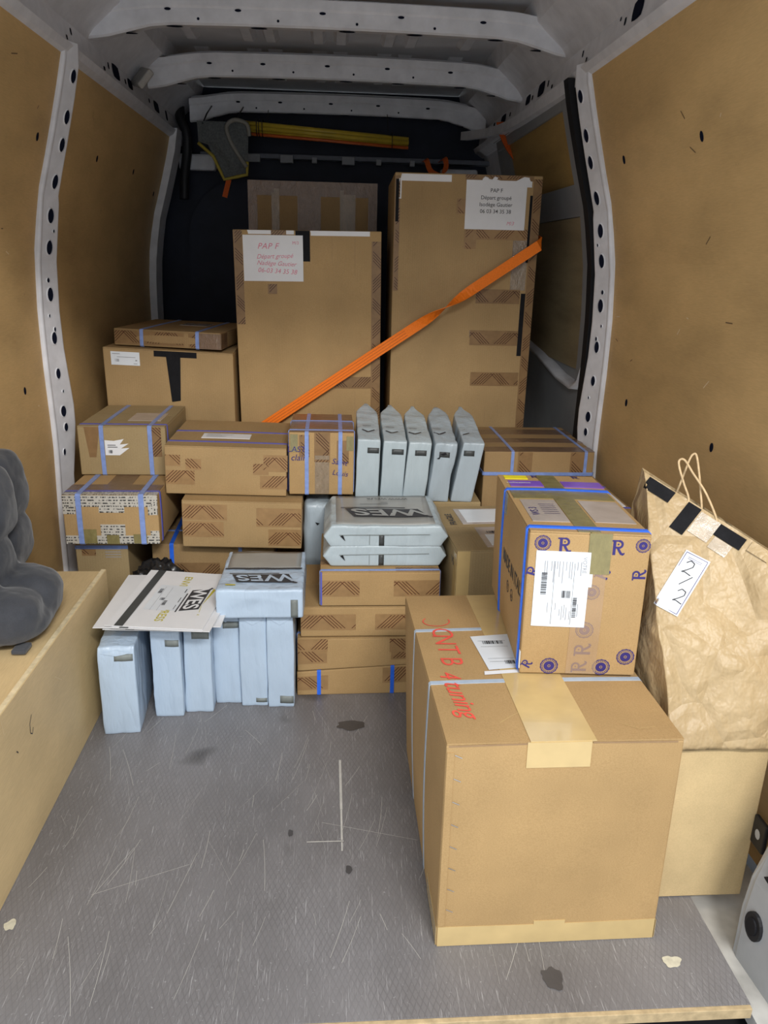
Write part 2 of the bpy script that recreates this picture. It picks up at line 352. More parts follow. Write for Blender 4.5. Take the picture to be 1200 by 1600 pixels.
class Solid:
    """a box-like thing whose faces can carry tapes, straps, labels and print"""
    def __init__(s, name, label, cat, loc, rot=(0, 0, 0), dims=(.3, .3, .3), mat=None, group=None, off=None, bulge=.002, soft=None, flaps=None, bev=.003, n=8, hot=0, fmat=None):
        s.w, s.d, s.h = dims; s.off = off or {}; s.bulge = bulge; s.soft = soft
        s.root = empty(name, loc); s.root.rotation_mode = 'YXZ'; s.root.rotation_euler = (R(rot[1]), R(rot[2]), R(rot[0])); tag(s.root, label, cat, group)
        s.ht = s.h-(.003 if flaps else 0)
        bm = bmesh.new(); N = n
        tt = [i/N for i in range(N+1)]
        if soft: tt = [.5-.5*math.cos(math.pi*t)*(1-.35*(1-abs(2*t-1))*0) for t in tt]
        for ax in range(3):
            for sd in (0, 1):
                g = {}
                for i, a in enumerate(tt):
                    for j, b in enumerate(tt):
                        q = [0, 0, 0]; q[ax] = sd; q[(ax+1) % 3] = a; q[(ax+2) % 3] = b
                        g[i, j] = bm.verts.new(s.pos(*q, body=True))
                for i in range(N):
                    for j in range(N):
                        f = (g[i, j], g[i+1, j], g[i+1, j+1], g[i, j+1]); bm.faces.new(f if sd else f[::-1])
        bmesh.ops.remove_doubles(bm, verts=bm.verts, dist=1e-5)
        if not soft and bev:
            es = [e for e in bm.edges if len(e.link_faces) == 2 and e.calc_face_angle() > .9]
            bmesh.ops.bevel(bm, geom=es, offset=bev, segments=2, affect='EDGES', profile=.5)
        bmesh.ops.recalc_face_normals(bm, faces=bm.faces)
        s.bvh = BVHTree.FromBMesh(bm)
        s.body = mkbm(soft['part'] if soft else 'carton', bm, mat, s.root, bool(soft))
        if flaps: s.flaps(flaps, fmat or mat)
    def pos(s, a, b, c, body=False):
        h = s.ht if body else s.h
        if s.soft: return s.softpos(a, b, c)
        p = Vector((a*s.w, b*s.d, c*h))
        for key, o in s.off.items():
            wgt = (a if key[1] == 'r' else 1-a)*(b if key[0] == 'b' else 1-b)*(c if key[2] == 't' else 1-c); p += Vector(o)*wgt
        k = s.bulge
        p.x += k*(2*a-1)*math.sin(math.pi*b)*math.sin(math.pi*c); p.y += k*(2*b-1)*math.sin(math.pi*a)*math.sin(math.pi*c); p.z += .5*k*(2*c-1)*math.sin(math.pi*b)*math.sin(math.pi*a)
        return p
    def softpos(s, a, b, c):
        S = s.soft; r = S.get('r', .012); H = Vector((s.w/2, s.d/2, s.h/2))
        p = Vector(((2*a-1)*H.x, (2*b-1)*H.y, (2*c-1)*H.z))
        core = Vector([max(-(H[i]-r), min(H[i]-r, p[i])) for i in range(3)]); dv = p-core
        if dv.length > 1e-9: p = core+dv.normalized()*r
        A, B, Cc = p.x/H.x, p.y/H.y, p.z/H.z   # -1..1
        f = S.get('puff', .1)
        p.x *= 1+f*.5*(1-B*B)*(1-Cc*Cc); p.y *= 1+f*.15*(1-A*A); 
        bt = S.get('back', 0)     # narrow to a wedge at the back
        if bt: k = max(0, (B-.45)/.55); p.x *= 1-bt*k*k*(3-2*k)
        tt = S.get('top', 0)
        if tt: k = max(0, (Cc-.7)/.3); p.y += tt*k*k*(1 if B < 0 else 0)*(1-abs(A)*.3)
        en = S.get('ends', 0)     # wedge shaped left and right ends
        if en: k = max(0, abs(A)-.8)/.2; p.x += math.copysign(en, A)*k*(1-abs(Cc))
        ln = S.get('lean', 0); p.x += ln*(Cc+1)/2
        p.z += S.get('rise', 0)*(B+1)/2*max(0, Cc+.2)/1.2
        seed = S.get('seed', 0); am = S.get('amp', .003)
        q = p+Vector((seed*3.1, seed*1.7, seed*5.3))
        fq = S.get('freq', (16, 16, 9))
        qq = Vector((q.x*fq[0], q.y*fq[1], q.z*fq[2]))
        n1 = 1-2*abs(noise.noise(qq)); n2 = 1-2*abs(noise.noise(qq*2.3+Vector((9, 4, 2)))); n3 = noise.noise(q*5)
        nrm = Vector((A**5, B**5, Cc**5)); nrm = nrm.normalized() if nrm.length > 1e-6 else Vector((0, 0, 1))
        dis = am*(n1*.7+n2*.35+n3)
        if Cc < -.9: nrm.z = 0
        p += nrm*dis
        cr = S.get('crease', 0)
        if cr and B < -.8: p.y += cr*max(0, 1-abs(A)*2.2)*(.5+.5*noise.noise(Vector((seed, p.z*9, 0))))
        p.z += s.h/2; p.x += s.w/2; p.y += s.d/2
        return p
    def fpt(s, face, u, v, lift):
        w_, d_, h_ = s.w, s.d, s.h
        if face == 'F': a, b, c, nn = u/w_, 0, v/h_, (0, -1, 0)
        elif face == 'K': a, b, c, nn = 1-u/w_, 1, v/h_, (0, 1, 0)
        elif face == 'L': a, b, c, nn = 0, 1-u/d_, v/h_, (-1, 0, 0)
        elif face == 'R': a, b, c, nn = 1, u/d_, v/h_, (1, 0, 0)
        elif face == 'T': a, b, c, nn = u/w_, v/d_, 1, (0, 0, 1)
        else: a, b, c, nn = u/w_, 1-v/d_, 0, (0, 0, -1)
        nn = Vector(nn)
        if s.soft:
            base = Vector((a*w_, b*d_, c*h_)); hit = s.bvh.ray_cast(base+nn*.08, -nn, .2)
            if hit[0] is not None: return hit[0]+nn*lift
        return s.pos(a, b, c)+nn*lift
    def patch(s, name, mat, rects, lift=.0005, th=.0003, parent=None, uvflip=None, step=.03, rag=0, joined=False):
        """rects: (face,u0,v0,u1,v1); slabs with thickness; one object each unless joined"""
        if len(rects) > 1 and not joined:
            os_ = [s.patch(name, mat, [r_], lift, th, parent, uvflip, step, rag) for r_ in rects]; return os_[0]
        vs_, fs, uv = [], [], []; ph = random.choice((0, .02, .045, .07, .095, .12))
        for k, (face, u0, v0, u1, v1) in enumerate(rects):
            nu = max(1, int(abs(u1-u0)/step)); nv = max(1, int(abs(v1-v0)/step))
            b = len(vs_); L, W = u1-u0, v1-v0; fl = (W > L) if uvflip is None else uvflip
            for i in range(nu+1):
                for j in range(nv+1):
                    u = u0+L*i/nu; v = v0+W*j/nv
                    if rag:
                        if i in (0, nu) and L > W: u += random.uniform(-rag, rag)
                        if j in (0, nv) and W >= L: v += random.uniform(-rag, rag)
                    vs_.append(s.fpt(face, u, v, lift+th)); uv.append((v-v0+ph, u-u0) if fl else (u-u0+ph, v-v0))
            for i in range(nu):
                for j in range(nv): q = b+i*(nv+1)+j; fs.append((q, q+nv+1, q+nv+2, q+1))
            # skirt
            ring = [(i, 0) for i in range(nu+1)]+[(nu, j) for j in range(1, nv+1)]+[(i, nv) for i in range(nu-1, -1, -1)]+[(0, j) for j in range(nv-1, 0, -1)]
            b2 = len(vs_)
            for (i, j) in ring:
                top = b+i*(nv+1)+j; vs_.append(s.fpt(face, u0+L*i/nu, v0+W*j/nv, 0)); uv.append(uv[top])
            for t in range(len(ring)):
                i0, j0 = ring[t]; i1, j1 = ring[(t+1) % len(ring)]
                fs.append((b+i0*(nv+1)+j0, b2+t, b2+(t+1) % len(ring), b+i1*(nv+1)+j1))
        return mk(name, vs_, fs, mat, parent or s.root, bool(s.soft), uv)
    def quadpatch(s, name, mat, face, corners, lift=.0006, parent=None, n=6):
        vs_, fs = [], []; c = corners
        for i in range(n+1):
            for j in range(n+1):
                a, b = i/n, j/n
                u = (c[0][0]*(1-a)+c[1][0]*a)*(1-b)+(c[3][0]*(1-a)+c[2][0]*a)*b; v = (c[0][1]*(1-a)+c[1][1]*a)*(1-b)+(c[3][1]*(1-a)+c[2][1]*a)*b
                vs_.append(s.fpt(face, u, v, lift))
        for i in range(n):
            for j in range(n): q = i*(n+1)+j; fs.append((q, q+n+1, q+n+2, q+1))
        return mk(name, vs_, fs, mat, parent or s.root, bool(s.soft))
    def ink(s, face, ink, mat, name='printing', lift=.0012, parent=None, o=(0, 0), rot=0):
        c, n = math.cos(R(rot)), math.sin(R(rot))
        return mk(name, [s.fpt(face, o[0]+x*c-y*n, o[1]+x*n+y*c, lift) for x, y in ink.v], ink.f, mat, parent or s.root)
    def strap(s, axis, at, width, mat, name='strap', lift=.0012, th=.0006):
        """closed band around the box"""
        w_, d_, h_ = s.w, s.d, s.h; loop = []
        def run(face, f, L, n=8):
            for k in range(n+1): loop.append((face, f(.002+(L-.004)*k/n)))
        if axis == 'x': run('F', lambda t: (at, t), h_); run('T', lambda t: (at, t), d_); run('K', lambda t: (w_-at, h_-t), h_); run('D', lambda t: (at, t), d_)
        elif axis == 'y': run('L', lambda t: (d_-at, t), h_); run('T', lambda t: (t, at), w_); run('R', lambda t: (at, h_-t), h_); run('D', lambda t: (w_-t, d_-at), w_)
        else: run('F', lambda t: (t, at), w_); run('R', lambda t: (t, at), d_); run('K', lambda t: (t, at), w_); run('L', lambda t: (t, at), d_)
        W = Vector({'x': (1, 0, 0), 'y': (0, 1, 0), 'z': (0, 0, 1)}[axis])*width/2
        vs_ = []
        for face, (u, v) in loop:
            hi = s.fpt(face, u, v, lift+th); lo = s.fpt(face, u, v, 0)
            vs_ += [lo-W, hi-W, hi+W, lo+W]
        n = len(loop); fs = []
        for i in range(n):
            j = (i+1) % n
            for k in range(4): fs.append((i*4+k, i*4+(k+1) % 4, j*4+(k+1) % 4, j*4+k))
        return mk(name, vs_, fs, mat, s.root)
    def flaps(s, mode, mat):
        g = .0012; w_, d_ = s.w, s.d
        rects = [('T', .001, .001, w_/2-g, d_-.001), ('T', w_/2+g, .001, w_-.001, d_-.001)] if mode == 'y' else [('T', .001, .001, w_-.001, d_/2-g), ('T', .001, d_/2+g, w_-.001, d_-.001)]
        for r in rects:
            vs_, fs, N = [], [], 5
            for k in range(2):
                for i in range(N+1):
                    for j in range(N+1):
                        p = s.fpt('T', r[1]+(r[3]-r[1])*i/N, r[2]+(r[4]-r[2])*j/N, 0); p.z -= .0029*(1-k); vs_.append(p)
            for i in range(N):
                for j in range(N):
                    q = i*(N+1)+j; t = q+(N+1)**2; fs.append((t, t+N+1, t+N+2, t+1))
            for i in range(N):
                for (a, b) in ((i*(N+1), (i+1)*(N+1)), ((i+1)*(N+1)+N, i*(N+1)+N), (i+1, i), (N*(N+1)+i, N*(N+1)+i+1)):
                    t = (N+1)**2; fs.append((a, b, b+t, a+t))
            mk('flap', vs_, fs, mat, s.root)

# ------------------------------------------------------------------ van shell (the setting)
PROF = [(0, .862), (.34, .856), (.6, .846), (.85, .850), (1.0, .848), (1.15, .838), (1.30, .812), (1.42, .775), (1.55, .738), (1.65, .712)]
def X(z):
    for (z0, x0), (z1, x1) in zip(PROF[:-1], PROF[1:]):
        if z <= z1: return x0+(x1-x0)*(z-z0)/(z1-z0)
    return PROF[-1][1]
def wallstrip(name, sgn, y0, y1, z0, z1, mat, parent=None, dx=0, th=.012, n=14, ny=2, rc=0):
    """panel following the bowed side of the van"""
    vs_, fs = [], []; zs = [z0+(z1-z0)*i/n for i in range(n+1)]
    for side in (0, 1):
        for i, z in enumerate(zs):
            for j in range(ny+1):
                vs_.append((sgn*(X(z)+dx+side*th), y0+(y1-y0)*j/ny, z))
    K = (n+1)*(ny+1)
    for i in range(n):
        for j in range(ny):
            q = i*(ny+1)+j; fs += [(q, q+1, q+ny+2, q+ny+1), (q+K, q+K+ny+1, q+K+ny+2, q+K+1)]
    for i in range(n):
        for e in (0, ny): q = i*(ny+1)+e; fs.append((q, q+ny+1, q+ny+1+K, q+K))
    for j in range(ny):
        for e in (0, n): q = e*(ny+1)+j; fs.append((q, q+1, q+1+K, q+K))
    bm = bmesh.new(); V = [bm.verts.new(v) for v in vs_]
    for f in fs: bm.faces.new([V[i] for i in f])
    return mkbm(name, bm, mat, parent)
def st(o): o['kind'] = 'structure'; return o
def disc_on_wall(name, sgn, y, z, ry, rz, mat, parent, dx, n=16, th=.004, extra=0):
    bm = bmesh.new(); g = []
    for k in range(2):
        g.append([bm.verts.new((sgn*(X(z+rz*math.sin(2*math.pi*i/n))+dx-k*th), y+ry*math.cos(2*math.pi*i/n), z+rz*math.sin(2*math.pi*i/n))) for i in range(n)])
    bm.faces.new(g[1])
    for i in range(n): bm.faces.new((g[0][i], g[0][(i+1) % n], g[1][(i+1) % n], g[1][i]))
    return mkbm(name, bm, mat, parent)

# floor
fl = st(box('floor', (-.87, .690, .905, 4.2, -.02, 0), M['floor'], bev=.001))
box('raw_front_edge', (-.40, .688, .896, .9045, -.0195, .0005), M['chip'], fl, .0008)
ik = Ink(); rr = random.Random(3)
ik.line((.021, 1.575), (.0222, 1.40), .0055); ik.line((.0222, 1.3995), (.0225, 1.306), .004); ik.line((.0225, 1.300), (.0225, 1.275), .003); ik.line((-.05, 1.303), (.026, 1.303), .0025)
for _ in range(110):
    x, y = rr.uniform(-.58, .5), rr.uniform(.93, 1.75); t = rr.gauss(1.50, .28); L = rr.uniform(.02, .17)
    pts = [(x+L*k/4*math.cos(t+.012*k), y+L*k/4*math.sin(t+.012*k)) for k in range(5)]; ik.path(pts, rr.choice((.0003, .0005, .0007)))
for a in ((-.45, 1.18, -.28, 1.25), (-.45, 1.17, -.40, 1.30), (-.30, 1.13, -.27, 1.28), (.18, 1.30, -.02, 1.36)): ik.line(a[:2], a[2:], .0007)
mk('scratch_marks', [(x, y, .0008) for x, y in ik.v], ik.f, plain('pale_scratch', (.52, .50, .46), .7), fl)
def blob(x, y, r, mat, name, sy=1, seed=0, z=.0012):
    n = 28; V = [(x, y, z)]+[(x+r*(1+.45*noise.noise(Vector((math.cos(t)*1.6, math.sin(t)*1.6, seed))))*math.cos(t), y+sy*r*(1+.45*noise.noise(Vector((math.cos(t)*1.6, math.sin(t)*1.6, seed))))*math.sin(t), z) for t in [2*math.pi*i/n for i in range(n)]]
    return mk(name, V, [(0, i+1, (i+1) % n+1) for i in range(n)], mat, fl)
pm = plain('cream_paint_spot', (.62, .58, .45), .6, nscale=70, namp=.2); dm = plain('damp_stain', (.075, .07, .07), .3)
blob(-.573, 1.116, .011, pm, 'paint_spot'); blob(.375, .968, .018, dm, 'damp_stain', 1.1, 3); blob(.035, 1.223, .007, dm, 'damp_stain', 1.5, 5)
blob(-.085, 1.33, .006, dm, 'damp_stain', 1.6, 8); blob(.592, .99, .016, pm, 'paint_spot', .8, 11); blob(.05, 1.72, .035, dm, 'damp_stain', .6, 12)
# metal sill beside the floor board and bumper below the edge
sill = st(box('trim_1', (.695, .86, .86, 1.5, -.05, -.022), plain('dirty_white_sill', (.52, .51, .48), .5, 0, .4, 14, .30), bev=.001))
box('bumper_step', (-1.0, 1.0, .55, 1.4, -.30, -.075), M['black'], bev=.01)
bpy.data.objects['bumper_step']['kind'] = 'structure'
bpy.data.objects['bumper_step'].name = 'trim_9'

# side walls, outer skins and ply panels
for sg, nm in ((-1, 'left'), (1, 'right')):
    wl = st(wallstrip('wall_'+nm, sg, .86, 4.15, -.02, 1.65, M['steel'], dx=.03, th=.02, n=20, ny=4))
    p1 = wallstrip('plywood_panel', sg, .93 if sg < 0 else .99, 2.345, 0.0, 1.65, M['ply'], wl, 0, .012, 20)
    if sg < 0: wallstrip('plywood_panel', sg, 2.46, 3.80, .0, 1.66, M['ply'], wl, .004, .012, 20)
    hs = [(2.27, 1.434), (2.184, .781), (1.62, 1.43)] if sg < 0 else [(1.74, 1.412), (2.193, 1.417), (2.156, .773), (1.628, .767)]
    for (y, z) in hs: disc_on_wall('bolt_hole_shade', sg, y, z, .0075, .0105, M['hole'], wl, -.0004, 12, .001)  # panel not drilled, dark disc paints the shade in the bolt hole
    if sg < 0:
        for (y, z) in ((2.816, 1.442), (3.296, 1.45), (3.7, 1.40), (2.516, .784)): disc_on_wall('bolt_hole_shade', sg, y, z, .007, .010, M['hole'], wl, .0036, 12, .001)
    rs = random.Random(11+sg); scuff = plain('dark_wood_scuff', (.16, .10, .05), .7) if sg < 0 else scuff
    pale = plain('pale_wood_scuff', (.72, .60, .40), .7) if sg < 0 else pale
    for _ in range(16):
        y, z = rs.uniform(1.25, 2.3), rs.uniform(.45, 1.6); L, a = rs.uniform(.004, .018), rs.uniform(-.9, .9); V = []
        for dy, dz in ((-L, -.0012), (L, -.0012), (L, .0012), (-L, .0012)):
            yy, zz_ = y+dy*math.cos(a)-dz*math.sin(a), z+dy*math.sin(a)+dz*math.cos(a); V.append((sg*(X(zz_)-.0008), yy, zz_))
        mk('scuff_mark', V, [(0, 1, 2, 3)], rs.choice((scuff, scuff, pale)), wl)
    # pressed steel pillar with flat dark discs painting the shade of lightening holes
    zz = [0, .40, .48, .56, .64, .70, .78, .87, .98, 1.12, 1.28, 1.30, 1.36, 1.45, 1.55, 1.63, 1.68]
    wdt = [.10, .085, .085, .10, .115, .118, .11, .10, .095, .092, .09, .085, .082, .08, .078, .075, .07]
    bm = bmesh.new(); rows = []
    for z, wd in zip(zz, wdt):
        xo = X(min(z, 1.65)); yc = 2.345
        pr = [(xo+.02, yc-.002), (xo-.006, yc), (xo-.012, yc+.003), (xo-.013, yc+.008), (xo-.012, yc+.013), (xo-.010-.28*wd, yc+wd*.80), (xo-.008-.28*wd, yc+wd*.88), (xo+.01, yc+wd)]
        rows.append([bm.verts.new((sg*a, b, z)) for a, b in pr])
    for i in range(len(rows)-1):
        for j in range(len(rows[0])-1): bm.faces.new((rows[i][j], rows[i][j+1], rows[i+1][j+1], rows[i+1][j]))
    pil = st(mkbm('trim_2' if sg < 0 else 'trim_3', bm, M['steel'])); md = pil.modifiers.new('b', 'BEVEL'); md.width = .003; md.segments = 2; md.limit_method = 'ANGLE'
    bpy.context.view_layer.update()
    bvh = BVHTree.FromObject(pil, bpy.context.evaluated_depsgraph_get())
    for (z, rz, ry, fy) in ((1.60, .017, .010, .5), (1.50, .018, .010, .5), (1.43, .018, .010, .5), (1.335, .019, .011, .5), (1.245, .020, .012, .45), (1.16, .020, .012, .45), (1.205, .005, .004, .7), (1.07, .007, .006, .35), (1.03, .020, .012, .45), (.97, .005, .004, .3), (.93, .007, .005, .6), (.905, .018, .011, .5), (.80, .016, .010, .5), (.745, .005, .004, .7), (.685, .017, .012, .55), (.635, .013, .009, .6), (.56, .011, .006, .3)):
        wd = .09; yh = 2.345+.016+.055*fy; n = 16; bmh = bmesh.new()
        def hp(ky, kz, lift):
            hit = bvh.ray_cast(Vector((sg*.4, yh+ky, z+kz)), Vector((sg, 0, 0)), 1.0)
            return Vector((hit[0].x-sg*lift, yh+ky, z+kz)) if hit[0] else Vector((sg*X(z), yh+ky, z+kz))
        c = [bmh.verts.new(hp(ry*math.cos(2*math.pi*i/n), rz*math.sin(2*math.pi*i/n), .0012)) for i in range(n)]; bmh.faces.new(c)
        mkbm('hole_shade_disc', bmh, M['hole'], pil)
        bmr = bmesh.new(); a = [bmr.verts.new(hp(1.25*ry*math.cos(2*math.pi*i/n), 1.2*rz*math.sin(2*math.pi*i/n), .0004)) for i in range(n)]
        b = [bmr.verts.new(hp(ry*math.cos(2*math.pi*i/n), rz*math.sin(2*math.pi*i/n), .003)) for i in range(n)]
        for i in range(n): bmr.faces.new((a[i], a[(i+1) % n], b[(i+1) % n], b[i]))
        mkbm('hole_rim', bmr, M['steel'], pil)
    # cant rail between the panel top and the roof
    bm = bmesh.new(); pts = [(.735, 1.635), (.700, 1.655), (.690, 1.672), (.715, 1.690), (.722, 1.745), (.700, 1.775), (.655, 1.815), (.62, 1.845), (.60, 1.925), (.82, 1.925), (.82, 1.635)]
    ra, rb = [[bm.verts.new((sg*x, y, z)) for x, z in pts] for y in (.86, 4.15)]
    for j in range(len(pts)): bm.faces.new((ra[j], ra[(j+1) % len(pts)], rb[(j+1) % len(pts)], rb[j]))
    bm.faces.new(ra); bm.faces.new(rb)
    cr = st(mkbm('trim_4' if sg < 0 else 'trim_5', bm, M['steel']))
    def rail_hole_disc(y, z, ry, rz, n=12):
        # on the near-vertical web between z 1.69 and 1.745
        V = []
        for k in range(n):
            t = 2*math.pi*(k+.5)/n; cx_, cz_ = math.cos(t), math.sin(t); q = max(abs(cx_), abs(cz_))**.6
            zz_ = z+rz*cz_/q; xx = .715+(zz_-1.69)/.055*.007 if zz_ < 1.745 else .722-(zz_-1.745)*.73
            V.append((sg*(xx-.0012), y+ry*cx_/q, zz_))
        mk('hole_shade_disc', V, [tuple(range(n))], M['hole'], cr)  # dark shape paints the hole's shade, the web is not cut
    for (y, z, ry, rz) in ((2.05, 1.725, .035, .022), (1.93, 1.72, .006, .008), (2.13, 1.72, .006, .009), (2.17, 1.735, .005, .005), (2.42, 1.70, .006, .006), (2.47, 1.725, .006, .009), (2.78, 1.70, .010, .006), (2.93, 1.72, .045, .022), (2.84, 1.72, .008, .01), (3.05, 1.715, .01, .008), (3.12, 1.72, .035, .016), (3.55, 1.72, .05, .02), (3.42, 1.72, .012, .008), (3.75, 1.72, .02, .02)):
        rail_hole_disc(y, z, ry, rz)

# roof skin with pressed ribs, roof bows
rf = st(box('ceiling', (-.80, .80, .86, 4.15, 1.905, 1.92), M['roof'], bev=0))
for y0, y1 in ((.95, 1.98), (2.10, 2.64), (2.74, 3.24), (3.34, 3.88)):
    for x in (-.50, -.30, -.22, -.05, .03, .20, .28, .48):
        bm = bmesh.new(); wv = .016
        A = [bm.verts.new(v) for v in ((x-wv-.012, y0+.03, 1.9055), (x+wv+.012, y0+.03, 1.9055), (x+wv+.012, y1-.03, 1.9055), (x-wv-.012, y1-.03, 1.9055))]
        B_ = [bm.verts.new(v) for v in ((x-wv, y0+.07, 1.882), (x+wv, y0+.07, 1.882), (x+wv, y1-.07, 1.882), (x-wv, y1-.07, 1.882))]
        bm.faces.new(B_)
        for i in range(4): bm.faces.new((A[i], A[(i+1) % 4], B_[(i+1) % 4], B_[i]))
        mkbm('pressed_rib', bm, M['steel'], rf)  # paler than the roof skin: light contrast on the ribs put into colour
def bow(idx, y, x0, x1, zt, drop, wd):
    """roof bow: hat section that turns down at its ends"""
    N_ = 24; xs = [x0+(x1-x0)*i/N_ for i in range(N_+1)]; bm = bmesh.new(); rows = []
    def prof(x):
        t = abs((x-(x0+x1)/2)/((x1-x0)/2)); k = min(1, max(0, (t-.68)/.32)); k = k*k*(3-2*k)
        return zt-.012*t*t-.024*k, drop+.020*k, -.02*k
    for x in xs:
        zz_, h, ye = prof(x)
        pr = [(y+ye, zz_+.03), (y+ye, zz_+.006), (y+ye+.005, zz_), (y+ye+.003, zz_-h+.005), (y+ye+.010, zz_-h), (y+ye+wd-.01, zz_-h+.004), (y+ye+wd, zz_-h+.012), (y+ye+wd+.004, zz_+.05)]
        rows.append([bm.verts.new((x, a, b)) for a, b in pr])
    for i in range(len(rows)-1):
        for j in range(len(rows[0])-1): bm.faces.new((rows[i][j], rows[i+1][j], rows[i+1][j+1], rows[i][j+1]))
    for r_ in (rows[0], rows[-1]): bm.faces.new(r_)
    o = st(mkbm('trim_%d' % idx, bm, M['steel'])); L = x1-x0
    def face_h(fx, dz, rx, rz, under=False):
        x = x0+L*fx; zz_, drop_, ye = prof(x); n = 10
        if under: V = [(x+rx*math.cos(2*math.pi*k/n), y+ye+.022+rz*math.sin(2*math.pi*k/n), zz_-drop_-.0012) for k in range(n)]
        else: V = [(x+rx*math.cos(2*math.pi*k/n), y+ye+.0015, zz_-dz+rz*math.sin(2*math.pi*k/n)) for k in range(n)]
        mk('hole_shade_disc', V, [tuple(range(n))], M['hole'], o)  # dark ellipse paints hole shade, the bow is not pierced
    for fx in (.22, .38, .54, .70): face_h(fx, .028, .004, .004)
    for fx in (.16, .30, .47, .63, .80): face_h(fx, .004, .010, .004)
    for fx in (.08, .17, .34, .52, .66, .83, .92): face_h(fx, 0, .026, .010, True)
    return o
bow(6, 2.65, -.722, .75, 1.847, .043, .06)
bow(7, 3.25, -.68, .725, 1.834, .048, .06)
bow(8, 3.90, -.640, .705, 1.819, .045, .06)
bow(10, 2.02, -.72, .73, 1.885, .035, .06)
# rear header over the loading door
st(box('trim_11', (-.82, .82, .80, .92, 1.79, 1.90), M['steel'], bev=.01))

# bulkhead
bk = st(box('wall_back', (-.90, .90, 4.10, 4.14, -.02, 1.90), M['navy'], bev=0))
def rounded_panel(name, x0, x1, z0, z1, r, y0, y1, mat, parent):
    pts = []
    for cx_, cz_, a0 in ((x1-r, z1-r, 0), (x0+r, z1-r, 90)):
        for k in range(9): t = R(a0+90*k/8); pts.append((cx_+r*math.cos(t), cz_+r*math.sin(t)))
    pts += [(x0, z0), (x1, z0)]
    bm = bmesh.new(); a, b = [[bm.verts.new((x, y, z)) for x, z in pts] for y in (y0, y1)]
    bm.faces.new(a); bm.faces.new(b)
    for i in range(len(pts)): bm.faces.new((a[i], a[(i+1) % len(pts)], b[(i+1) % len(pts)], b[i]))
    return mkbm(name, bm, mat, parent)
rounded_panel('partition_panel', -.70, .78, 0, 1.50, .28, 4.04, 4.10, M['navy'], bk)
box('cross_rail', (-.62, .82, 4.00, 4.07, 1.592, 1.612), plain('dim_grey_rail', (.13, .14, .17), .5), bk)
lg = plain('grey_clip', (.30, .31, .33), .5)
for x in (-.37, -.215, -.085, .075, .22, .38): box('clip', (x-.03, x+.03, 3.975, 4.0, 1.572, 1.606) if int(x*100) % 2 else (x-.012, x+.012, 3.98, 4.0, 1.575, 1.60), lg, bk)
box('steel_bracket', (-.72, -.55, 3.99, 4.04, 1.53, 1.60), M['steel'], bk, .01)
box('steel_bracket', (.52, .70, 3.99, 4.04, 1.49, 1.57), M['steel'], bk, .01)
# far left post
fp = st(wallstrip('trim_12', -1, 3.80, 3.93, .0, 1.68, M['steel'], None, -.028, .04, 18))
tube('wiring_conduit', smooth_path([(-.70, 3.98, 1.80), (-.69, 3.93, 1.74), (-.665, 3.92, 1.68), (-.668, 3.93, 1.60), (-.69, 3.96, 1.50), (-.70, 3.98, 1.40)]), .022, M['black'], fp)

# sliding door on the right, its seal and track
dsteel = plain('grey_sliding_door_steel', (.27, .275, .28), .5, 0, .4, 10, .1)
dr = st(wallstrip('door_1', 1, 2.50, 3.72, .05, 1.655, dsteel, None, .014, .02, 22))
wallstrip('door_frame', 1, 2.53, 2.66, .74, 1.645, dsteel, dr, .002, .013, 18)
wallstrip('door_frame', 1, 2.662, 3.66, 1.612, 1.645, dsteel, dr, .002, .013, 4)
wallstrip('door_frame', 1, 2.662, 3.66, 1.30, 1.395, dsteel, dr, .002, .013, 5)
wallstrip('window_infill_board', 1, 2.665, 3.45, 1.396, 1.611, plywood('dim_window_plywood', (.40, .26, .09)), dr, .010, .006, 8)
wallstrip('lower_board', 1, 2.665, 3.70, .80, 1.298, M['plyd'], dr, .006, .008, 8)
bm = bmesh.new()
pth = [(2.50, .95), (2.52, .85), (2.56, .775), (2.63, .745), (2.80, .755), (3.1, .80), (3.5, .84)]
rows = []
for y, z in pth:
    x = X(z); rows.append([bm.verts.new(v) for v in ((x+.02, y, z+.012), (x-.022, y, z+.004), (x-.026, y, z-.008), (x+.02, y, z-.012))])
for i in range(len(rows)-1):
    for j in range(3): bm.faces.new((rows[i][j], rows[i+1][j], rows[i+1][j+1], rows[i][j+1]))
mkbm('door_sill', bm, M['steel'], dr, True)
wallstrip('door_seal', 1, 2.455, 2.497, .30, 1.66, M['rubber'], dr, -.036, .05, 24)
wallstrip('door_seal', 1, 2.492, 3.7, 1.648, 1.672, M['rubber'], dr, -.002, .02, 2)
tr = smooth_path([(.715, 2.40, 1.652), (.705, 2.9, 1.655), (.700, 3.25, 1.660), (.675, 3.55, 1.672), (.60, 3.85, 1.694)], 5)
ribbon('door_track', tr, [(0, 0, 1)]*len(tr), .034, .03, M['steel'], dr)

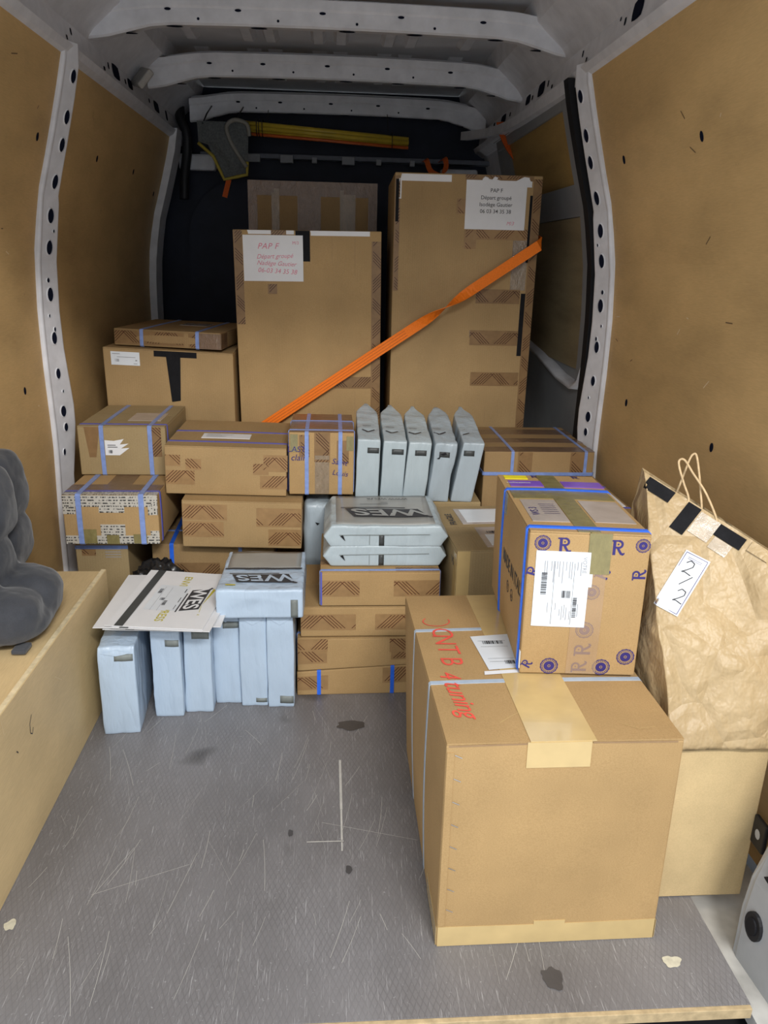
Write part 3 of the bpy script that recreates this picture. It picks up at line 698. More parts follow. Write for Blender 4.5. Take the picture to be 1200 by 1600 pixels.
# ------------------------------------------------------------------ wooden wheel-arch boxes
wb = empty('wheel_arch_box', (-.73, 1.45, 0)); tag(wb, 'long pale plywood box along the left wall carrying the grey cushion', 'wooden box')
def pb(name, b, mat, par, bev=.0015):
    o = box(name, b, mat, None, bev); o.parent = par; o.matrix_parent_inverse = par.matrix_world.inverted() if False else Matrix.Translation(-Vector(par.location)); return o
pb('side_panel', (-.618, -.604, .93, 1.955, 0, .342), M['plyb'], wb)
pb('top_panel', (-.852, -.6185, .93, 1.955, .322, .337), M['plyb'], wb)
pb('end_panel', (-.852, -.6185, 1.94, 1.955, 0, .3215), M['plyb'], wb)
pb('worn_edge', (-.6165, -.6055, .931, 1.953, .3421, .3428), M['edgew'], wb, 0)
rr = random.Random(5); ws = plain('pale_wood_scratch', (.75, .62, .40), .8)
def onside(ik, mat, nm):
    o = mk(nm, [(-.6032, y, z) for y, z in ik.v], ik.f, mat, wb); o.matrix_parent_inverse = Matrix.Translation(-Vector(wb.location))
for _ in range(14):
    y, z = rr.uniform(1.0, 1.9), rr.uniform(.03, .31); a = rr.uniform(0, 3.1); L = rr.uniform(.008, .05); onside(Ink().line((y, z), (y+L*math.cos(a), z+L*math.sin(a)), .0009), ws, 'scratch')
onside(Ink().path([(1.385, .262), (1.372, .248), (1.37, .228), (1.378, .222), (1.386, .232)], .002), M['ink'], 'pencil_mark')
onside(Ink().path([(1.30, .235), (1.306, .228)], .0025), M['ink'], 'pencil_mark'); onside(Ink().path([(1.17, .12), (1.18, .11)], .004), M['ink'], 'knot_mark')
wb = empty('wheel_arch_box', (.73, 1.6, 0)); tag(wb, 'plywood box along the right wall under the paper bag', 'wooden box')
pb('front_panel', (.604, .788, 1.13, 1.145, .002, .339), M['plyb'], wb)
pb('side_panel', (.604, .618, 1.1455, 2.12, 0, .339), M['plyb'], wb)
pb('top_panel', (.6185, .852, 1.1455, 2.12, .322, .337), M['plyb'], wb)

# rear door post trim at the lower right edge
dp = st(empty('door_2', (0, 0, 0)))
bm = bmesh.new()
P = [(.728, 1.035, -.10), (.728, 1.035, .08), (.731, 1.03, .15), (.744, 1.02, .22), (.757, 1.01, .29), (.772, 1.005, .36), (.795, 1.0, .44), (.84, .99, .60)]
rows = []
for (x, y, z) in P: rows.append([bm.verts.new((x, y, z)), bm.verts.new((x-.005, y-.014, z)), bm.verts.new((x+.012, y-.20, z)), bm.verts.new((x+.10, y-.22, z)), bm.verts.new((x+.11, y+.005, z))])
for i in range(len(rows)-1):
    for j in range(5): bm.faces.new((rows[i][j], rows[i][(j+1) % 5], rows[i+1][(j+1) % 5], rows[i+1][j]))
bm.faces.new(rows[0]); bm.faces.new(rows[-1]); bmesh.ops.bevel(bm, geom=[e for e in bm.edges if abs((e.verts[0].co-e.verts[1].co).z) > .03], offset=.006, segments=3, affect='EDGES')
bmesh.ops.recalc_face_normals(bm, faces=bm.faces); tb = BVHTree.FromBMesh(bm)
def ontrim(nm, cy, cz, ry, rz, mat, lift, n=20):
    V = []
    for k in range(n):
        t = 2*math.pi*k/n; y, z = cy+ry*math.cos(t), cz+rz*math.sin(t); h_ = tb.ray_cast(Vector((.5, y, z)), Vector((1, 0, 0)), 1); V.append((h_[0].x-lift if h_[0] else .74, y, z))
    W = [(x+lift+.002, y, z) for x, y, z in V]
    mk(nm, V+W, [tuple(range(n))]+[(i, (i+1) % n, (i+1) % n+n, i+n) for i in range(n)], mat, dp)
ontrim('grommet', .985, .078, .020, .027, M['black'], .006); ontrim('grommet_cap', .985, .078, .012, .017, M['rubber'], .009)
ontrim('latch_recess', .955, .235, .045, .075, M['black'], .003)
for k in range(6): ontrim('latch_slot', .955, .18+.02*k, .035, .004, M['rubber'], .008)
mkbm('door_trim', bm, M['greypl'], dp)

# ------------------------------------------------------------------ tall boxes at the back
K1 = Solid('tall_cardboard_box', 'tall cardboard box with a red handwritten white sheet, left of the orange strap twist', 'box', (-.313, 2.7, 0), (-1.5, 0, -.6), (.488, .48, 1.232), M['kraft'], 'tall boxes at the back', bulge=.006)
K1.patch('edge_tape', M['tapebrown'], [('F', .001, .93, .030, 1.23), ('F', .456, .30, .487, 1.20)])
K1.patch('white_tape_edge', M['paper'], [('F', .05, 1.219, .20, 1.231), ('F', .255, 1.216, .45, 1.231)], rag=.003)
K1.patch('brown_tape', M['tapebrown'], [('F', .125, 1.205, .175, 1.231), ('F', .110, 1.03, .140, 1.062), ('F', .33, .715, .456, .755)], lift=.0008)
K1.patch('black_tape', M['tapeblk'], [('F', .205, 1.135, .252, 1.231)], lift=.0009)
c = K1.patch('address_sheet', M['paper'], [('F', .032, 1.071, .229, 1.216)], lift=.0016, th=.0006)
ik = Ink().text('PAP F', .113, 1.181, .026, shear=.3, space=1.1).text('M/3', .205, 1.192, .014).text('Départ groupé', .135, 1.150, .020, 2, shear=.35).text('Nadège Gautier', .140, 1.127, .020, -2, shear=.35).text('06-03 34 35 38', .143, 1.103, .021, -3, shear=.2)
K1.ink('F', ik, M['inkp'], 'handwritten_text', .0026, c)
ik = Ink(); [ik.line((x, .60), (x, 1.21), .0008) for x in (.14, .24, .325, .40)]
K1.ink('F', ik, M['hem'], 'crease_line', .0003)
K2 = Solid('tall_cardboard_box', 'tallest cardboard box with a typed white sheet and torn white tape at the top', 'box', (.203, 2.7, 0), (-1.5, 0, 0), (.485, .50, 1.42), M['kraft2'], 'tall boxes at the back', bulge=.006)
K2.patch('edge_tape', M['tapebrown'], [('F', .001, 1.05, .018, 1.41), ('F', .455, .25, .484, 1.41), ('F', .23, 1.403, .455, 1.419)])
K2.patch('clear_tape', M['tapelight'], [('F', .235, 1.19, .275, 1.25), ('F', .205, 1.30, .235, 1.345), ('F', .275, 1.22, .45, 1.255)], lift=.0008)
K2.patch('clear_tape', M['filmclear'], [('F', .40, 1.06, .452, 1.22), ('F', .27, .90, .445, .925)], lift=.0006)
K2.patch('brown_tape', M['tapebrown'], [('F', .285, 1.015, .436, 1.062), ('F', .272, .875, .445, .925), ('F', .282, .735, .452, .782)], lift=.0009)
K2.patch('torn_white_tape', M['paper'], [('F', .022, 1.395, .185, 1.416), ('F', .285, 1.398, .35, 1.416), ('F', .395, 1.385, .45, 1.416), ('F', .01, 1.34, .022, 1.40)], rag=.006)
K2.patch('black_tape', M['tapeblk'], [('F', .004, 1.27, .014, 1.40), ('F', .44, .84, .455, 1.05), ('F', .447, 1.15, .455, 1.36)], lift=.0014)
c = K2.patch('address_sheet', M['paper'], [('F', .234, 1.252, .434, 1.403)], lift=.0018, th=.0006)
ik = Ink().text('PAP F', .334, 1.372, .017, bold=.005).text('Départ groupé', .334, 1.350, .017, bold=.005).text('Isodège Gautier', .334, 1.329, .017, bold=.005).text('06 03 34 35 38', .334, 1.308, .017, bold=.005)
K2.ink('F', ik, M['ink'], 'typed_text', .0028, c)
K2.ink('F', Ink().text('M/3', .385, 1.272, .016, shear=.3), M['inkp'], 'handwritten_text', .0028, c)
ik = Ink(); [ik.line((x, .60), (x, 1.38), .0008) for x in (.09, .15, .27, .34)]
K2.ink('F', ik, M['hem'], 'crease_line', .0003)
K3 = Solid('tall_cardboard_box', 'tall box wrapped in shiny crinkled film, behind the box with the red handwritten sheet', 'box', (-.325, 3.22, 0), (0, 0, 0), (.50, .5, 1.428), M['kraft3'], 'tall boxes at the back', bulge=.006)
K3.patch('crinkled_film', M['tapecrinkle'], [('F', 0, 1.375, .50, 1.428), ('F', .0, 1.0, .035, 1.375), ('F', .19, 1.25, .28, 1.375), ('F', .465, 1.0, .50, 1.375)], lift=.001)
K3.patch('clear_film', M['filmclear'], [('F', .355, 1.0, .415, 1.40), ('F', .09, 1.0, .12, 1.40), ('F', .235, 1.0, .29, 1.25)], lift=.0014)
K3.patch('brown_tape', M['tapecrinkle'], [('F', .03, 1.385, .10, 1.405), ('F', .37, 1.385, .42, 1.41), ('F', .225, 1.30, .255, 1.37)], lift=.002)

# orange ratchet webbing across the two tall boxes
pts, dirs, wds = [], [], []
A_, B_ = Vector((-.305, 2.672, .542)), Vector((.682, 2.662, 1.205)); ax = (B_-A_).normalized(); fl_ = Vector((0, -1, 0)).cross(ax).normalized()
for i in range(49):
    t = i/48; p = A_.lerp(B_, t); tw = 0
    k = min(1, max(0, (t-.58)/.24)); tw = math.pi*(3*k*k-2*k*k*k)
    dv = fl_*math.cos(tw)+Vector((0, -1, 0))*math.sin(tw); p = p-Vector((0, 1, 0))*abs(math.sin(tw))*.014-Vector((0, .014, 0))
    pts.append(p); dirs.append(dv); wds.append(.034)
for p, dv in (((.696, 2.68, 1.215), (0, .3, -1)), ((.704, 2.75, 1.222), (0, .1, -1)), ((.712, 3.0, 1.245), (0, .1, -1)), ((.72, 3.15, 1.26), (0, .1, -1))):
    pts.append(Vector(p)); dirs.append(Vector(dv)); wds.append(.036)
os_ = ribbon('lashing_strap', pts, dirs, wds, .0022, M['orange']); tag(os_, 'bright orange webbing strap stretched across the tall boxes, twisted once', 'strap')
for off in (-.009, 0, .009):
    pp = [p+dv.normalized()*off+(Vector((0, -1, 0))*.0016 if i < 49 else Vector((.0016, 0, 0))) for i, (p, dv) in enumerate(zip(pts, dirs))]
    ribbon('stitched_line', pp[:28], dirs[:28], .0010, .0006, M['orangeline'], os_)

# ------------------------------------------------------------------ left stacks
def shiplabel(B, face, x0, y0, x1, y1, mat=None, seed=1, lift=.0014, rot=False, lines=6):
    c = B.patch('shipping_label', mat or M['paper'], [(face, x0, y0, x1, y1)], lift=lift, th=.0004)
    ik = Ink(); rr = random.Random(seed); W, H_ = x1-x0, y1-y0
    for i in range(lines):
        v = y1-H_*(.15+.7*i/lines); ik.rect(x0+W*.08, v-H_*.012, x0+W*(.3+.4*rr.random()), v+H_*.012)
    B.ink(face, ik, M['inkg'], 'small_print', lift+.001, c); return c
J1 = Solid('cardboard_box', 'large cardboard box with a black tape cross, under the flat strapped box', 'box', (-.758, 2.65, 0), (0, 0, 0), (.425, .43, .848), M['kraft2'], None, off={'flt': (-.004, 0, .004), 'frt': (0, 0, -.012)}, bulge=.004, flaps='x')
c = J1.patch('address_label', M['paperw'], [('F', .025, .792, .118, .836)], lift=.0006)
ik = Ink().rect(.03, .828, .055, .830).rect(.045, .818, .105, .8195).rect(.104, .807, .110, .811).rect(.098, .797, .110, .799).bars(.038, .803, .052, .812, 5); J1.ink('F', ik, M['inkg'], 'small_print', .0022, c)
J1.patch('black_tape', M['tapeblk'], [('F', .165, .826, .305, .845)], rag=.003)
J1.quadpatch('black_tape', M['tapeblk'], 'F', [(.216, .675), (.245, .680), (.252, .834), (.204, .836)], .0016)
J1.patch('brown_tape', M['tapebrown'], [('F', .265, .562, .31, .60)])
J2 = Solid('flat_cardboard_box', 'flat cardboard box with two pale blue straps lying on the large box at the left', 'box', (-.735, 2.70, .8545), (-7, 0, 1.2), (.365, .42, .055), M['kraft3'], None, bulge=.002, flaps='x')
J2.patch('printed_tape', M['tapebrown'], [('F', .002, .006, .24, .050), ('F', .255, .004, .30, .050)])
J2.patch('crinkled_tape', M['tapecrinkle'], [('F', .285, .001, .364, .052), ('R', 0, .001, .08, .052)], lift=.001)
J2.strap('x', .095, .012, M['strapb']); J2.strap('x', .285, .012, M['strapb'])
J2.patch('address_label', M['pouch'], [('T', .16, .21, .26, .30)], lift=.001)

J7 = Solid('cardboard_box', 'small tan box with blue strap edge, low behind the wooden box end', 'box', (-.747, 2.15, 0), (0, 0, 0), (.15, .40, .355), M['kraft5'])
J7.patch('printed_tape', M['tapebrown'], [('F', .018, .305, .058, .325)]); J7.patch('strap', M['strapb'], [('F', -.001, .326, .151, .337)], lift=.001)
ik = Ink(); [ik.rect(.085, .300+.008*i, .13, .302+.008*i) for i in range(5)]; J7.ink('F', ik, M['inkg'], 'small_print')
J5 = Solid('cardboard_box', 'cardboard box edged with white printed tape and two blue straps beside the left wall', 'box', (-.753, 2.10, .360), (0, 0, 0), (.263, .47, .146), M['kraft'], None, bulge=.003)
J5.patch('white_printed_tape', M['newsp'], [('F', .001, .112, .262, .145), ('F', .001, .001, .262, .026), ('F', .100, .095, .170, .145), ('F', .100, .001, .168, .060), ('F', .001, .09, .035, .112), ('F', .235, .09, .262, .145), ('F', .238, .026, .262, .04), ('T', .001, .001, .262, .03)], rag=.003)
J5.patch('crinkled_tape', M['tapecrinkle'], [('T', .001, .03, .262, .10), ('T', .10, .10, .17, .46)], lift=.001)
J5.patch('olive_tape', M['tapeolive'], [('F', .050, .002, .088, .045), ('F', .190, .002, .228, .030), ('F', .115, .001, .15, .028)], lift=.0014)
J5.strap('x', .045, .0145, M['strapb'], lift=.002); J5.strap('x', .218, .0145, M['strapb'], lift=.002); J5.strap('y', .035, .010, M['strapdb'], lift=.0016)
J3 = Solid('cardboard_box', 'pale cardboard box with a torn white label between two blue straps', 'box', (-.757, 2.30, .509), (0, 0, 0), (.258, .34, .150), M['kraft5'], None, bulge=.002, flaps='x')
J3.quadpatch('printed_tape', M['tapebrown'], 'F', [(.030, .055), (.050, .055), (.066, .148), (.020, .148)])
J3.patch('printed_tape', M['tapebrown'], [('F', .205, .058, .245, .148)])
J3.strap('x', .070, .0125, M['strapb']); J3.strap('x', .212, .0125, M['strapb']); J3.strap('y', .03, .009, M['strapdb'], lift=.001)
ik = Ink().add([(.078, .062), (.120, .062), (.150, .085), (.125, .083), (.148, .098), (.122, .095), (.135, .112), (.105, .106), (.078, .108)], [tuple(range(9))])
J3.ink('F', ik, M['paper'], 'torn_label', .0008); J3.ink('F', Ink().rect(.086, .092, .11, .094).rect(.086, .086, .115, .088).bars(.088, .068, .10, .078, 6), M['ink'], 'label_print', .0016)
J3.patch('address_label', M['pouch'], [('T', .13, .08, .23, .20)], lift=.001)
J8 = Solid('cardboard_box', 'wide cardboard box with upright blue straps just behind the white card envelopes', 'box', (-.545, 2.20, 0), (2, 0, 1), (.365, .32, .322), M['kraft3'], None, flaps='x', bulge=.002)
J8.strap('x', .058, .012, M['strapb2']); J8.strap('x', .262, .011, M['strapb']); J8.strap('y', .12, .010, M['strapb'])
J8.patch('printed_tape', M['tapebrown'], [('F', .002, .215, .20, .262)])
J6 = Solid('cardboard_box', 'cardboard box with crossed brown tape, lower box of the middle pair on the left', 'box', (-.437, 2.15, .333), (0, 0, 1.3), (.347, .34, .143), M['kraft2'], 'boxes with crossed brown tape', bulge=.003, flaps='x')
J6.patch('printed_tape', M['tapelight'], [('F', .002, .085, .13, .132), ('F', .002, .032, .12, .080), ('F', .215, .068, .345, .125), ('F', .25, .008, .345, .060), ('R', 0, .02, .06, .12)])
J4 = Solid('cardboard_box', 'cardboard box with crossed brown tape and a white label on top, upper of the pair', 'box', (-.487, 2.20, .481), (0, 0, 1.3), (.352, .37, .145), M['kraft2'], 'boxes with crossed brown tape', bulge=.003, flaps='x')
J4.patch('printed_tape', M['tapelight'], [('F', .002, .085, .045, .118), ('F', .060, .075, .105, .108), ('F', .002, .030, .085, .072), ('F', .255, .065, .30, .098), ('F', .285, .075, .355, .125), ('F', .275, .022, .354, .062)])
J4.strap('y', .06, .010, M['strapdb']); J4.strap('y', .20, .010, M['strapdb'])
shiplabel(J4, 'T', .09, .105, .235, .165, lift=.001)
J9 = Solid('cardboard_box', 'small upright box with black handwriting behind two pale blue vertical straps', 'box', (-.126, 2.20, .480), (0, 0, .3), (.190, .28, .188), M['kraft4'], None, bulge=.002)
J9.patch('clear_tape', M['filmclear'], [('F', .076, .002, .118, .12)])
J9.patch('printed_tape', M['tapebrown'], [('F', .030, .115, .060, .180), ('F', .074, .10, .12, .187), ('F', .140, .095, .175, .165), ('T', .001, .001, .189, .05)])
J9.patch('olive_tape', M['tapeolive'], [('F', .004, .13, .026, .182), ('F', .168, .135, .188, .178)], lift=.001)
J9.patch('crinkled_film', M['tapecrinkle'], [('T', .001, .05, .189, .27)], lift=.001)
J9.ink('F', Ink().text('LAST', .022, .137, .024, shear=.1).text('clair', .027, .112, .026, shear=.2).text('Saint', .148, .100, .024, -8, shear=.2).text('Louis', .150, .066, .022, -8, shear=.2), M['inkn'], 'handwritten_text', .0014)
J9.strap('x', .052, .0115, M['strapb']); J9.strap('x', .150, .0115, M['strapb']); J9.strap('y', .03, .007, M['strapb'], lift=.002); J9.strap('y', .16, .007, M['strapb'], lift=.002)

# ------------------------------------------------------------------ right stacks
J10 = Solid('cardboard_box', 'strapped cardboard box beside the right pillar, wrapped in shiny film on top', 'box', (.468, 2.27, 0), (0, 0, 0), (.345, .365, .598), M['kraft3'], None, bulge=.003)
J10.patch('crinkled_film', M['tapecrinkle'], [('T', .0, .0, .345, .06), ('T', .0, .12, .345, .18), ('T', .0, .24, .345, .32)])
J10.patch('printed_tape', M['tapebrown'], [('F', .105, .40, .150, .596), ('F', .270, .40, .312, .596)])
J10.strap('x', .088, .0095, M['strapb']); J10.strap('x', .318, .0095, M['strapb']); J10.strap('z', .528, .0105, M['strapb'], lift=.002)
J11 = Solid('cardboard_box', 'cardboard box with violet straps and a white label, tucked behind the paper bag', 'box', (.638, 1.80, .3395), (0, 0, 0), (.165, .44, .19), M['kraft3'], None, bulge=.002, flaps='y')
J11.strap('y', .12, .008, M['strapdb']); J11.strap('y', .32, .008, M['strapdb']); c = shiplabel(J11, 'T', .075, .13, .155, .28, lift=.0016)
D = Solid('cardboard_box', 'cardboard box with two document pouches on top, behind the printed box', 'box', (.323, 1.83, 0), (3.5, 0, 0), (.265, .37, .442), M['kraft5'], None, bulge=.003, flaps='x')
D.patch('tan_tape', M['tapetan'], [('F', .001, .30, .035, .44), ('L', .335, .30, .369, .43)], lift=.0006)
c = D.patch('document_pouch', M['pouch'], [('T', .06, .20, .24, .34), ('T', .085, .02, .26, .17)], lift=.001)
D.patch('document', M['paperw'], [('T', .075, .215, .21, .33), ('T', .10, .03, .24, .11)], lift=.0018, parent=c)
D.ink('T', Ink().text('FRAGILE', .035, .245, .026, 90, bold=.01), M['ink'], 'printed_text', .002)
D.ink('T', Ink().bars(.11, .12, .19, .135, 14), M['ink'], 'barcode', .0026, c)
D.ink('L', Ink().text('VS', .33, .40, .03), M['ink'], 'printed_text', .002)
HB = Solid('cardboard_box', 'plain cardboard box almost hidden, carrying the five upright grey mail bags', 'box', (.045, 2.215, 0), (0, 0, 0), (.41, .40, .452), M['kraft5'])

# low stack of four flat boxes
E1 = Solid('flat_cardboard_box', 'bottom flat box of the low stack with two bright blue straps', 'box', (-.094, 1.868, 0), (1, 0, 0), (.325, .30, .080), M['kraft4'], 'low stack of flat boxes', off={'frt': (0, 0, .010), 'flt': (0, 0, -.008)}, bulge=.001)
E1.patch('printed_tape', M['tapelight'], [('F', .001, .018, .085, .064), ('F', .235, .032, .324, .076)]); E1.strap('x', .060, .0105, M['strapb2']); E1.strap('x', .262, .0105, M['strapb2'])
E2 = Solid('flat_cardboard_box', 'second flat box up the low stack, with two rows of tape at its left end', 'box', (-.092, 1.865, .083), (1, 0, 0), (.325, .30, .093), M['kraft4'], 'low stack of flat boxes', off={'flb': (0, 0, -.006), 'frb': (0, 0, .009)}, bulge=.001, flaps='x')
E2.patch('printed_tape', M['tapelight'], [('F', .001, .020, .080, .055), ('F', .001, .056, .082, .090), ('F', .250, .045, .324, .088), ('F', .255, .020, .324, .044)]); E2.strap('y', .035, .009, M['strapb'])
E3 = Solid('flat_cardboard_box', 'third flat box up the low stack, long tape strips at both ends', 'box', (-.083, 1.870, .179), (0, 0, 0), (.325, .30, .088), M['kraft4'], 'low stack of flat boxes', bulge=.001, flaps='x')
E3.patch('printed_tape', M['tapelight'], [('F', .001, .020, .148, .066), ('F', .200, .020, .324, .066)])
E4 = Solid('flat_cardboard_box', 'topmost flat box of the low stack with a blue strap along its top edge', 'box', (-.030, 1.868, .270), (0, 0, 0), (.318, .30, .098), M['kraft4'], 'low stack of flat boxes', bulge=.001, flaps='x')
E4.patch('printed_tape', M['tapelight'], [('F', .001, .028, .104, .074), ('F', .195, .028, .317, .074)]); E4.strap('y', .012, .008, M['strapb']); E4.patch('printed_tape', M['tapebrown'], [('T', .20, .002, .317, .03), ('T', .0, .05, .10, .09)])
E4.patch('corner_strap', M['strapdb'], [('F', .001, .004, .005, .098)], lift=.0015)

# ------------------------------------------------------------------ the two near boxes
A = Solid('cardboard_box', 'big plain box in front with wide tan tape over its top and stapled left seam', 'box', (.1875, 1.038, 0), (.2, 0, 0), (.396, .57, .421), M['kraft4'], None, off={'flt': (-.004, 0, -.003), 'frt': (-.008, 0, -.002), 'flb': (-.003, .001, 0), 'frb': (-.004, .002, 0), 'blt': (-.018, -.01, 0), 'brt': (-.012, 0, 0)}, bulge=.005, flaps='y')
A.patch('tan_tape', M['tapetan'], [('F', .133, .374, .240, .421), ('T', .138, 0, .248, .565)], lift=.0012, th=.0003, joined=True)
A.patch('tan_tape', M['tapetan'], [('F', .002, .001, .394, .044), ('L', .44, .001, .568, .04), ('R', .0, .001, .15, .04)], lift=.0006)
A.patch('tape_patch', M['tapetan'], [('F', .172, .040, .228, .052)], lift=.001)
A.patch('glued_seam_flap', M['kraft4'], [('F', .0015, .046, .0135, .405)], lift=.0001, th=.0014)
for i in range(8):
    z = .397-.0452*i; A.ink('F', Ink().line((.0145, z+.004), (.0265, z-.002), .0014), M['staple'], 'staple', .0020)
ik = Ink(); ik.path([(.004, .4165), (.06, .4175), (.133, .4185)], .003); ik.path([(.242, .4185), (.30, .4175), (.385, .4165)], .003); A.ink('F', ik, M['hem'], 'flap_cut_edge', .0007)
A.strap('y', .187, .0115, M['strapg'], lift=.0008, th=.0004); A.strap('y', .395, .0105, M['strapg'], lift=.0008, th=.0004)
c = A.quadpatch('shipping_label', M['paperw'], 'T', [(.118, .225), (.235, .238), (.235, .372), (.108, .360)], .0016)
ik = Ink().bars(.128, .325, .170, .338, 14); [ik.rect(.118+.001*i, .350-.012*i, .175, .3506-.012*i) for i in (1, 3, 7, 8)]; ik.bars(.155, .245, .175, .258, 8)
A.ink('T', ik, M['ink'], 'label_print', .0024, c)
A.quadpatch('folded_label_edge', M['paper'], 'T', [(.106, .207), (.19, .214), (.19, .225), (.108, .220)], .002)
# red marker writing that runs along the left side of the top
for t_, v_ in (('C', .385), ('NT', .335), ('B', .265)): A.ink('T', Ink().text(t_, 0, 0, .060, shear=.15, bold=-.004), M['inkr'], 'red_lettering', .0014, o=(.052, v_), rot=-87)
A.ink('T', Ink().text('4 tuning', 0, 0, .052, shear=.35, space=.92), M['inkr'], 'red_lettering', .0014, o=(.045, .150), rot=-84)
ik = Ink(); ik.path([(.05+.028*math.cos(t), .435+.022*math.sin(t)) for t in [2.4+.25*i for i in range(18)]], .0022); A.ink('T', ik, M['inkr'], 'red_lettering', .0014)
A.ink('T', Ink().path([(.10, .055), (.125, .075), (.15, .09), (.175, .095)], .0012).path([(.30, .05), (.33, .03), (.36, .035)], .001), M['tapetan'], 'crease_line', .0008)

B = Solid('printed_cardboard_box', 'cardboard box printed with dark blue letters and round seals, standing on the big plain box', 'box', (.348, 1.243, .4255), (-4.0, 0, 0), (.214, .40, .282), M['kraft4'], None, off={'blt': (-.006, 0, -.010), 'brt': (-.006, 0, -.010), 'flt': (-.003, -.002, 0), 'frt': (-.003, -.002, -.004)}, bulge=.003, flaps='y')
def Rlet(ik, x, y, s, rot=0):
    """capital R with a dotted bowl and a swept leg"""
    sub = Ink(); sub.rect(-.28, -.5, -.10, .5).rect(-.40, .40, .1, .5).rect(-.28, -.06, .1, .06)
    P_ = [(.08+.23*math.cos(t), .22+.23*math.sin(t)) for t in [math.pi/2-math.pi*i/10 for i in range(11)]]; sub.path(P_, .14); sub.disc(.05, .22, .055)
    sub.path([(.02, .0), (.16, -.26), (.30, -.46), (.42, -.42)], .15); sub.path([(.30, -.44), (.44, -.44), (.46, -.34)], .07)
    return ik.add([(a*s, b*s) for a, b in sub.v], sub.f, (x, y), rot)
def seal(ik, x, y, r, frac=None):
    ik.ring(x, y, r*.88, r*.97, 28, .06); 
    for k in range(22):
        t = 2*math.pi*k/22; ik.rect(-.045*r, -.07*r, .045*r, .07*r, (x+r*.76*math.cos(t), y+r*.76*math.sin(t)), math.degrees(t))
    ik.ring(x, y, r*.18, r*.60, 20); return ik.disc(x, y, r*.10, 8)
for x, y, sz, rt_ in ((.061, .258, .027, 0), (.155, .257, .028, 0), (.199, .205, .024, 90), (.112, .052, .030, 90), (.109, .016, .028, 90), (.010, .205, .022, 75), (.133, .205, .024, 70), (.012, .020, .018, 60)):
    B.ink('F', Rlet(Ink(), x, y, sz, rt_), M['inkn'], 'printed_letter', .0007)
for x, y, sz in ((.024, .260, .0145), (.200, .262, .0130), (.118, .170, .0145), (.112, .094, .0165), (.054, .0175, .0165), (.150, .0175, .0165), (.193, .040, .0165)):
    B.ink('F', seal(Ink(), x, y, sz), M['inkn'], 'printed_seal', .0007)
B.patch('clear_tape', plain('clear_tape', (.58, .40, .24), .15, 0, .6, 20, .06, alpha=.45), [('F', .085, .003, .140, .24)], lift=.0008)
B.patch('olive_tape', M['tapeolive'], [('F', .105, .205, .145, .282), ('T', .085, .002, .125, .398), ('T', .006, .205, .208, .265), ('L', .13, .235, .165, .281)], lift=.0010, th=.0003)
B.patch('purple_tape', M['purple'], [('T', .015, .300, .085, .345), ('T', .128, .300, .213, .345)], lift=.0010)
B.ink('T', Ink().text('colissimo', .035, .325, .014, bold=.01), M['paper'], 'tape_lettering', .0022)
B.patch('yellow_label', M['yellow'], [('T', .012, .362, .062, .390)], lift=.001)
B.patch('document_pouch', M['pouch'], [('T', .015, .055, .083, .195), ('T', .130, .06, .205, .195)], lift=.0009)
ik = Ink(); [ik.rect(.045, .10+.012*i, .075, .1015+.012*i) for i in range(6)]; B.ink('T', ik, M['inkn'], 'pouch_print', .0022); B.ink('T', Ink().text('WS 3', .030, .115, .022, 90), M['inkn'], 'pouch_text', .0022)
[B.ink('T', Rlet(Ink(), x, .386, .02), M['inkn'], 'printed_letter', .0008) for x in (.08, .17)]
c = B.patch('shipping_label', M['paperw'], [('F', .014, .100, .110, .246)], lift=.0016, th=.0004)
B.patch('folded_label_edge', M['paperw'], [('F', .106, .180, .116, .205)], lift=.0011)
ik = Ink().bars(.026, .163, .036, .206, 20, False, 3).bars(.085, .120, .092, .160, 18, False, 5).bars(.064, .158, .080, .172, 7, True, 8).rect(.048, .105, .0486, .228).rect(.083, .105, .0836, .225)
B.ink('F', ik, M['ink'], 'barcode', .0026, c)
ik = Ink(); rr = random.Random(9)
for x in (.030, .034, .042, .046, .052, .056, .062, .068, .074, .078, .088, .094): ik.rect(x, .228-rr.uniform(.015, .045), x+.0012, .228)
for x in (.040, .054, .062, .066, .070, .074, .080, .094): y = rr.uniform(.13, .155); ik.rect(x, y-rr.uniform(.012, .03), x+.0010, y)
B.ink('F', ik, M['inkg'], 'small_print', .0026, c)
B.ink('F', Ink().text('VOTRE', .100, .222, .010, -90), M['inkg'], 'small_print', .0026, c)
B.ink('L', Ink().text('MADE IN ITALY', .270, .150, .040, 0, bold=.012, sx=.78), M['inkb'], 'black_lettering', .0008)
B.ink('L', Ink().ring(.235, .105, .010, .0125).ring(.280, .105, .010, .0125).rect(.228, .108, .242, .110).rect(.273, .102, .287, .104).text('8', .235, .103, .014).text('&', .280, .103, .014), M['ink'], 'black_symbols', .0008)
B.strap('y', .020, .0085, M['strapb2'], lift=.0022, th=.0012); B.strap('y', .272, .0085, M['strapb2'], lift=.0022, th=.0012)
B.patch('cut_corner_sticker', M['paper'], [('L', .392, .01, .399, .045)], lift=.001)

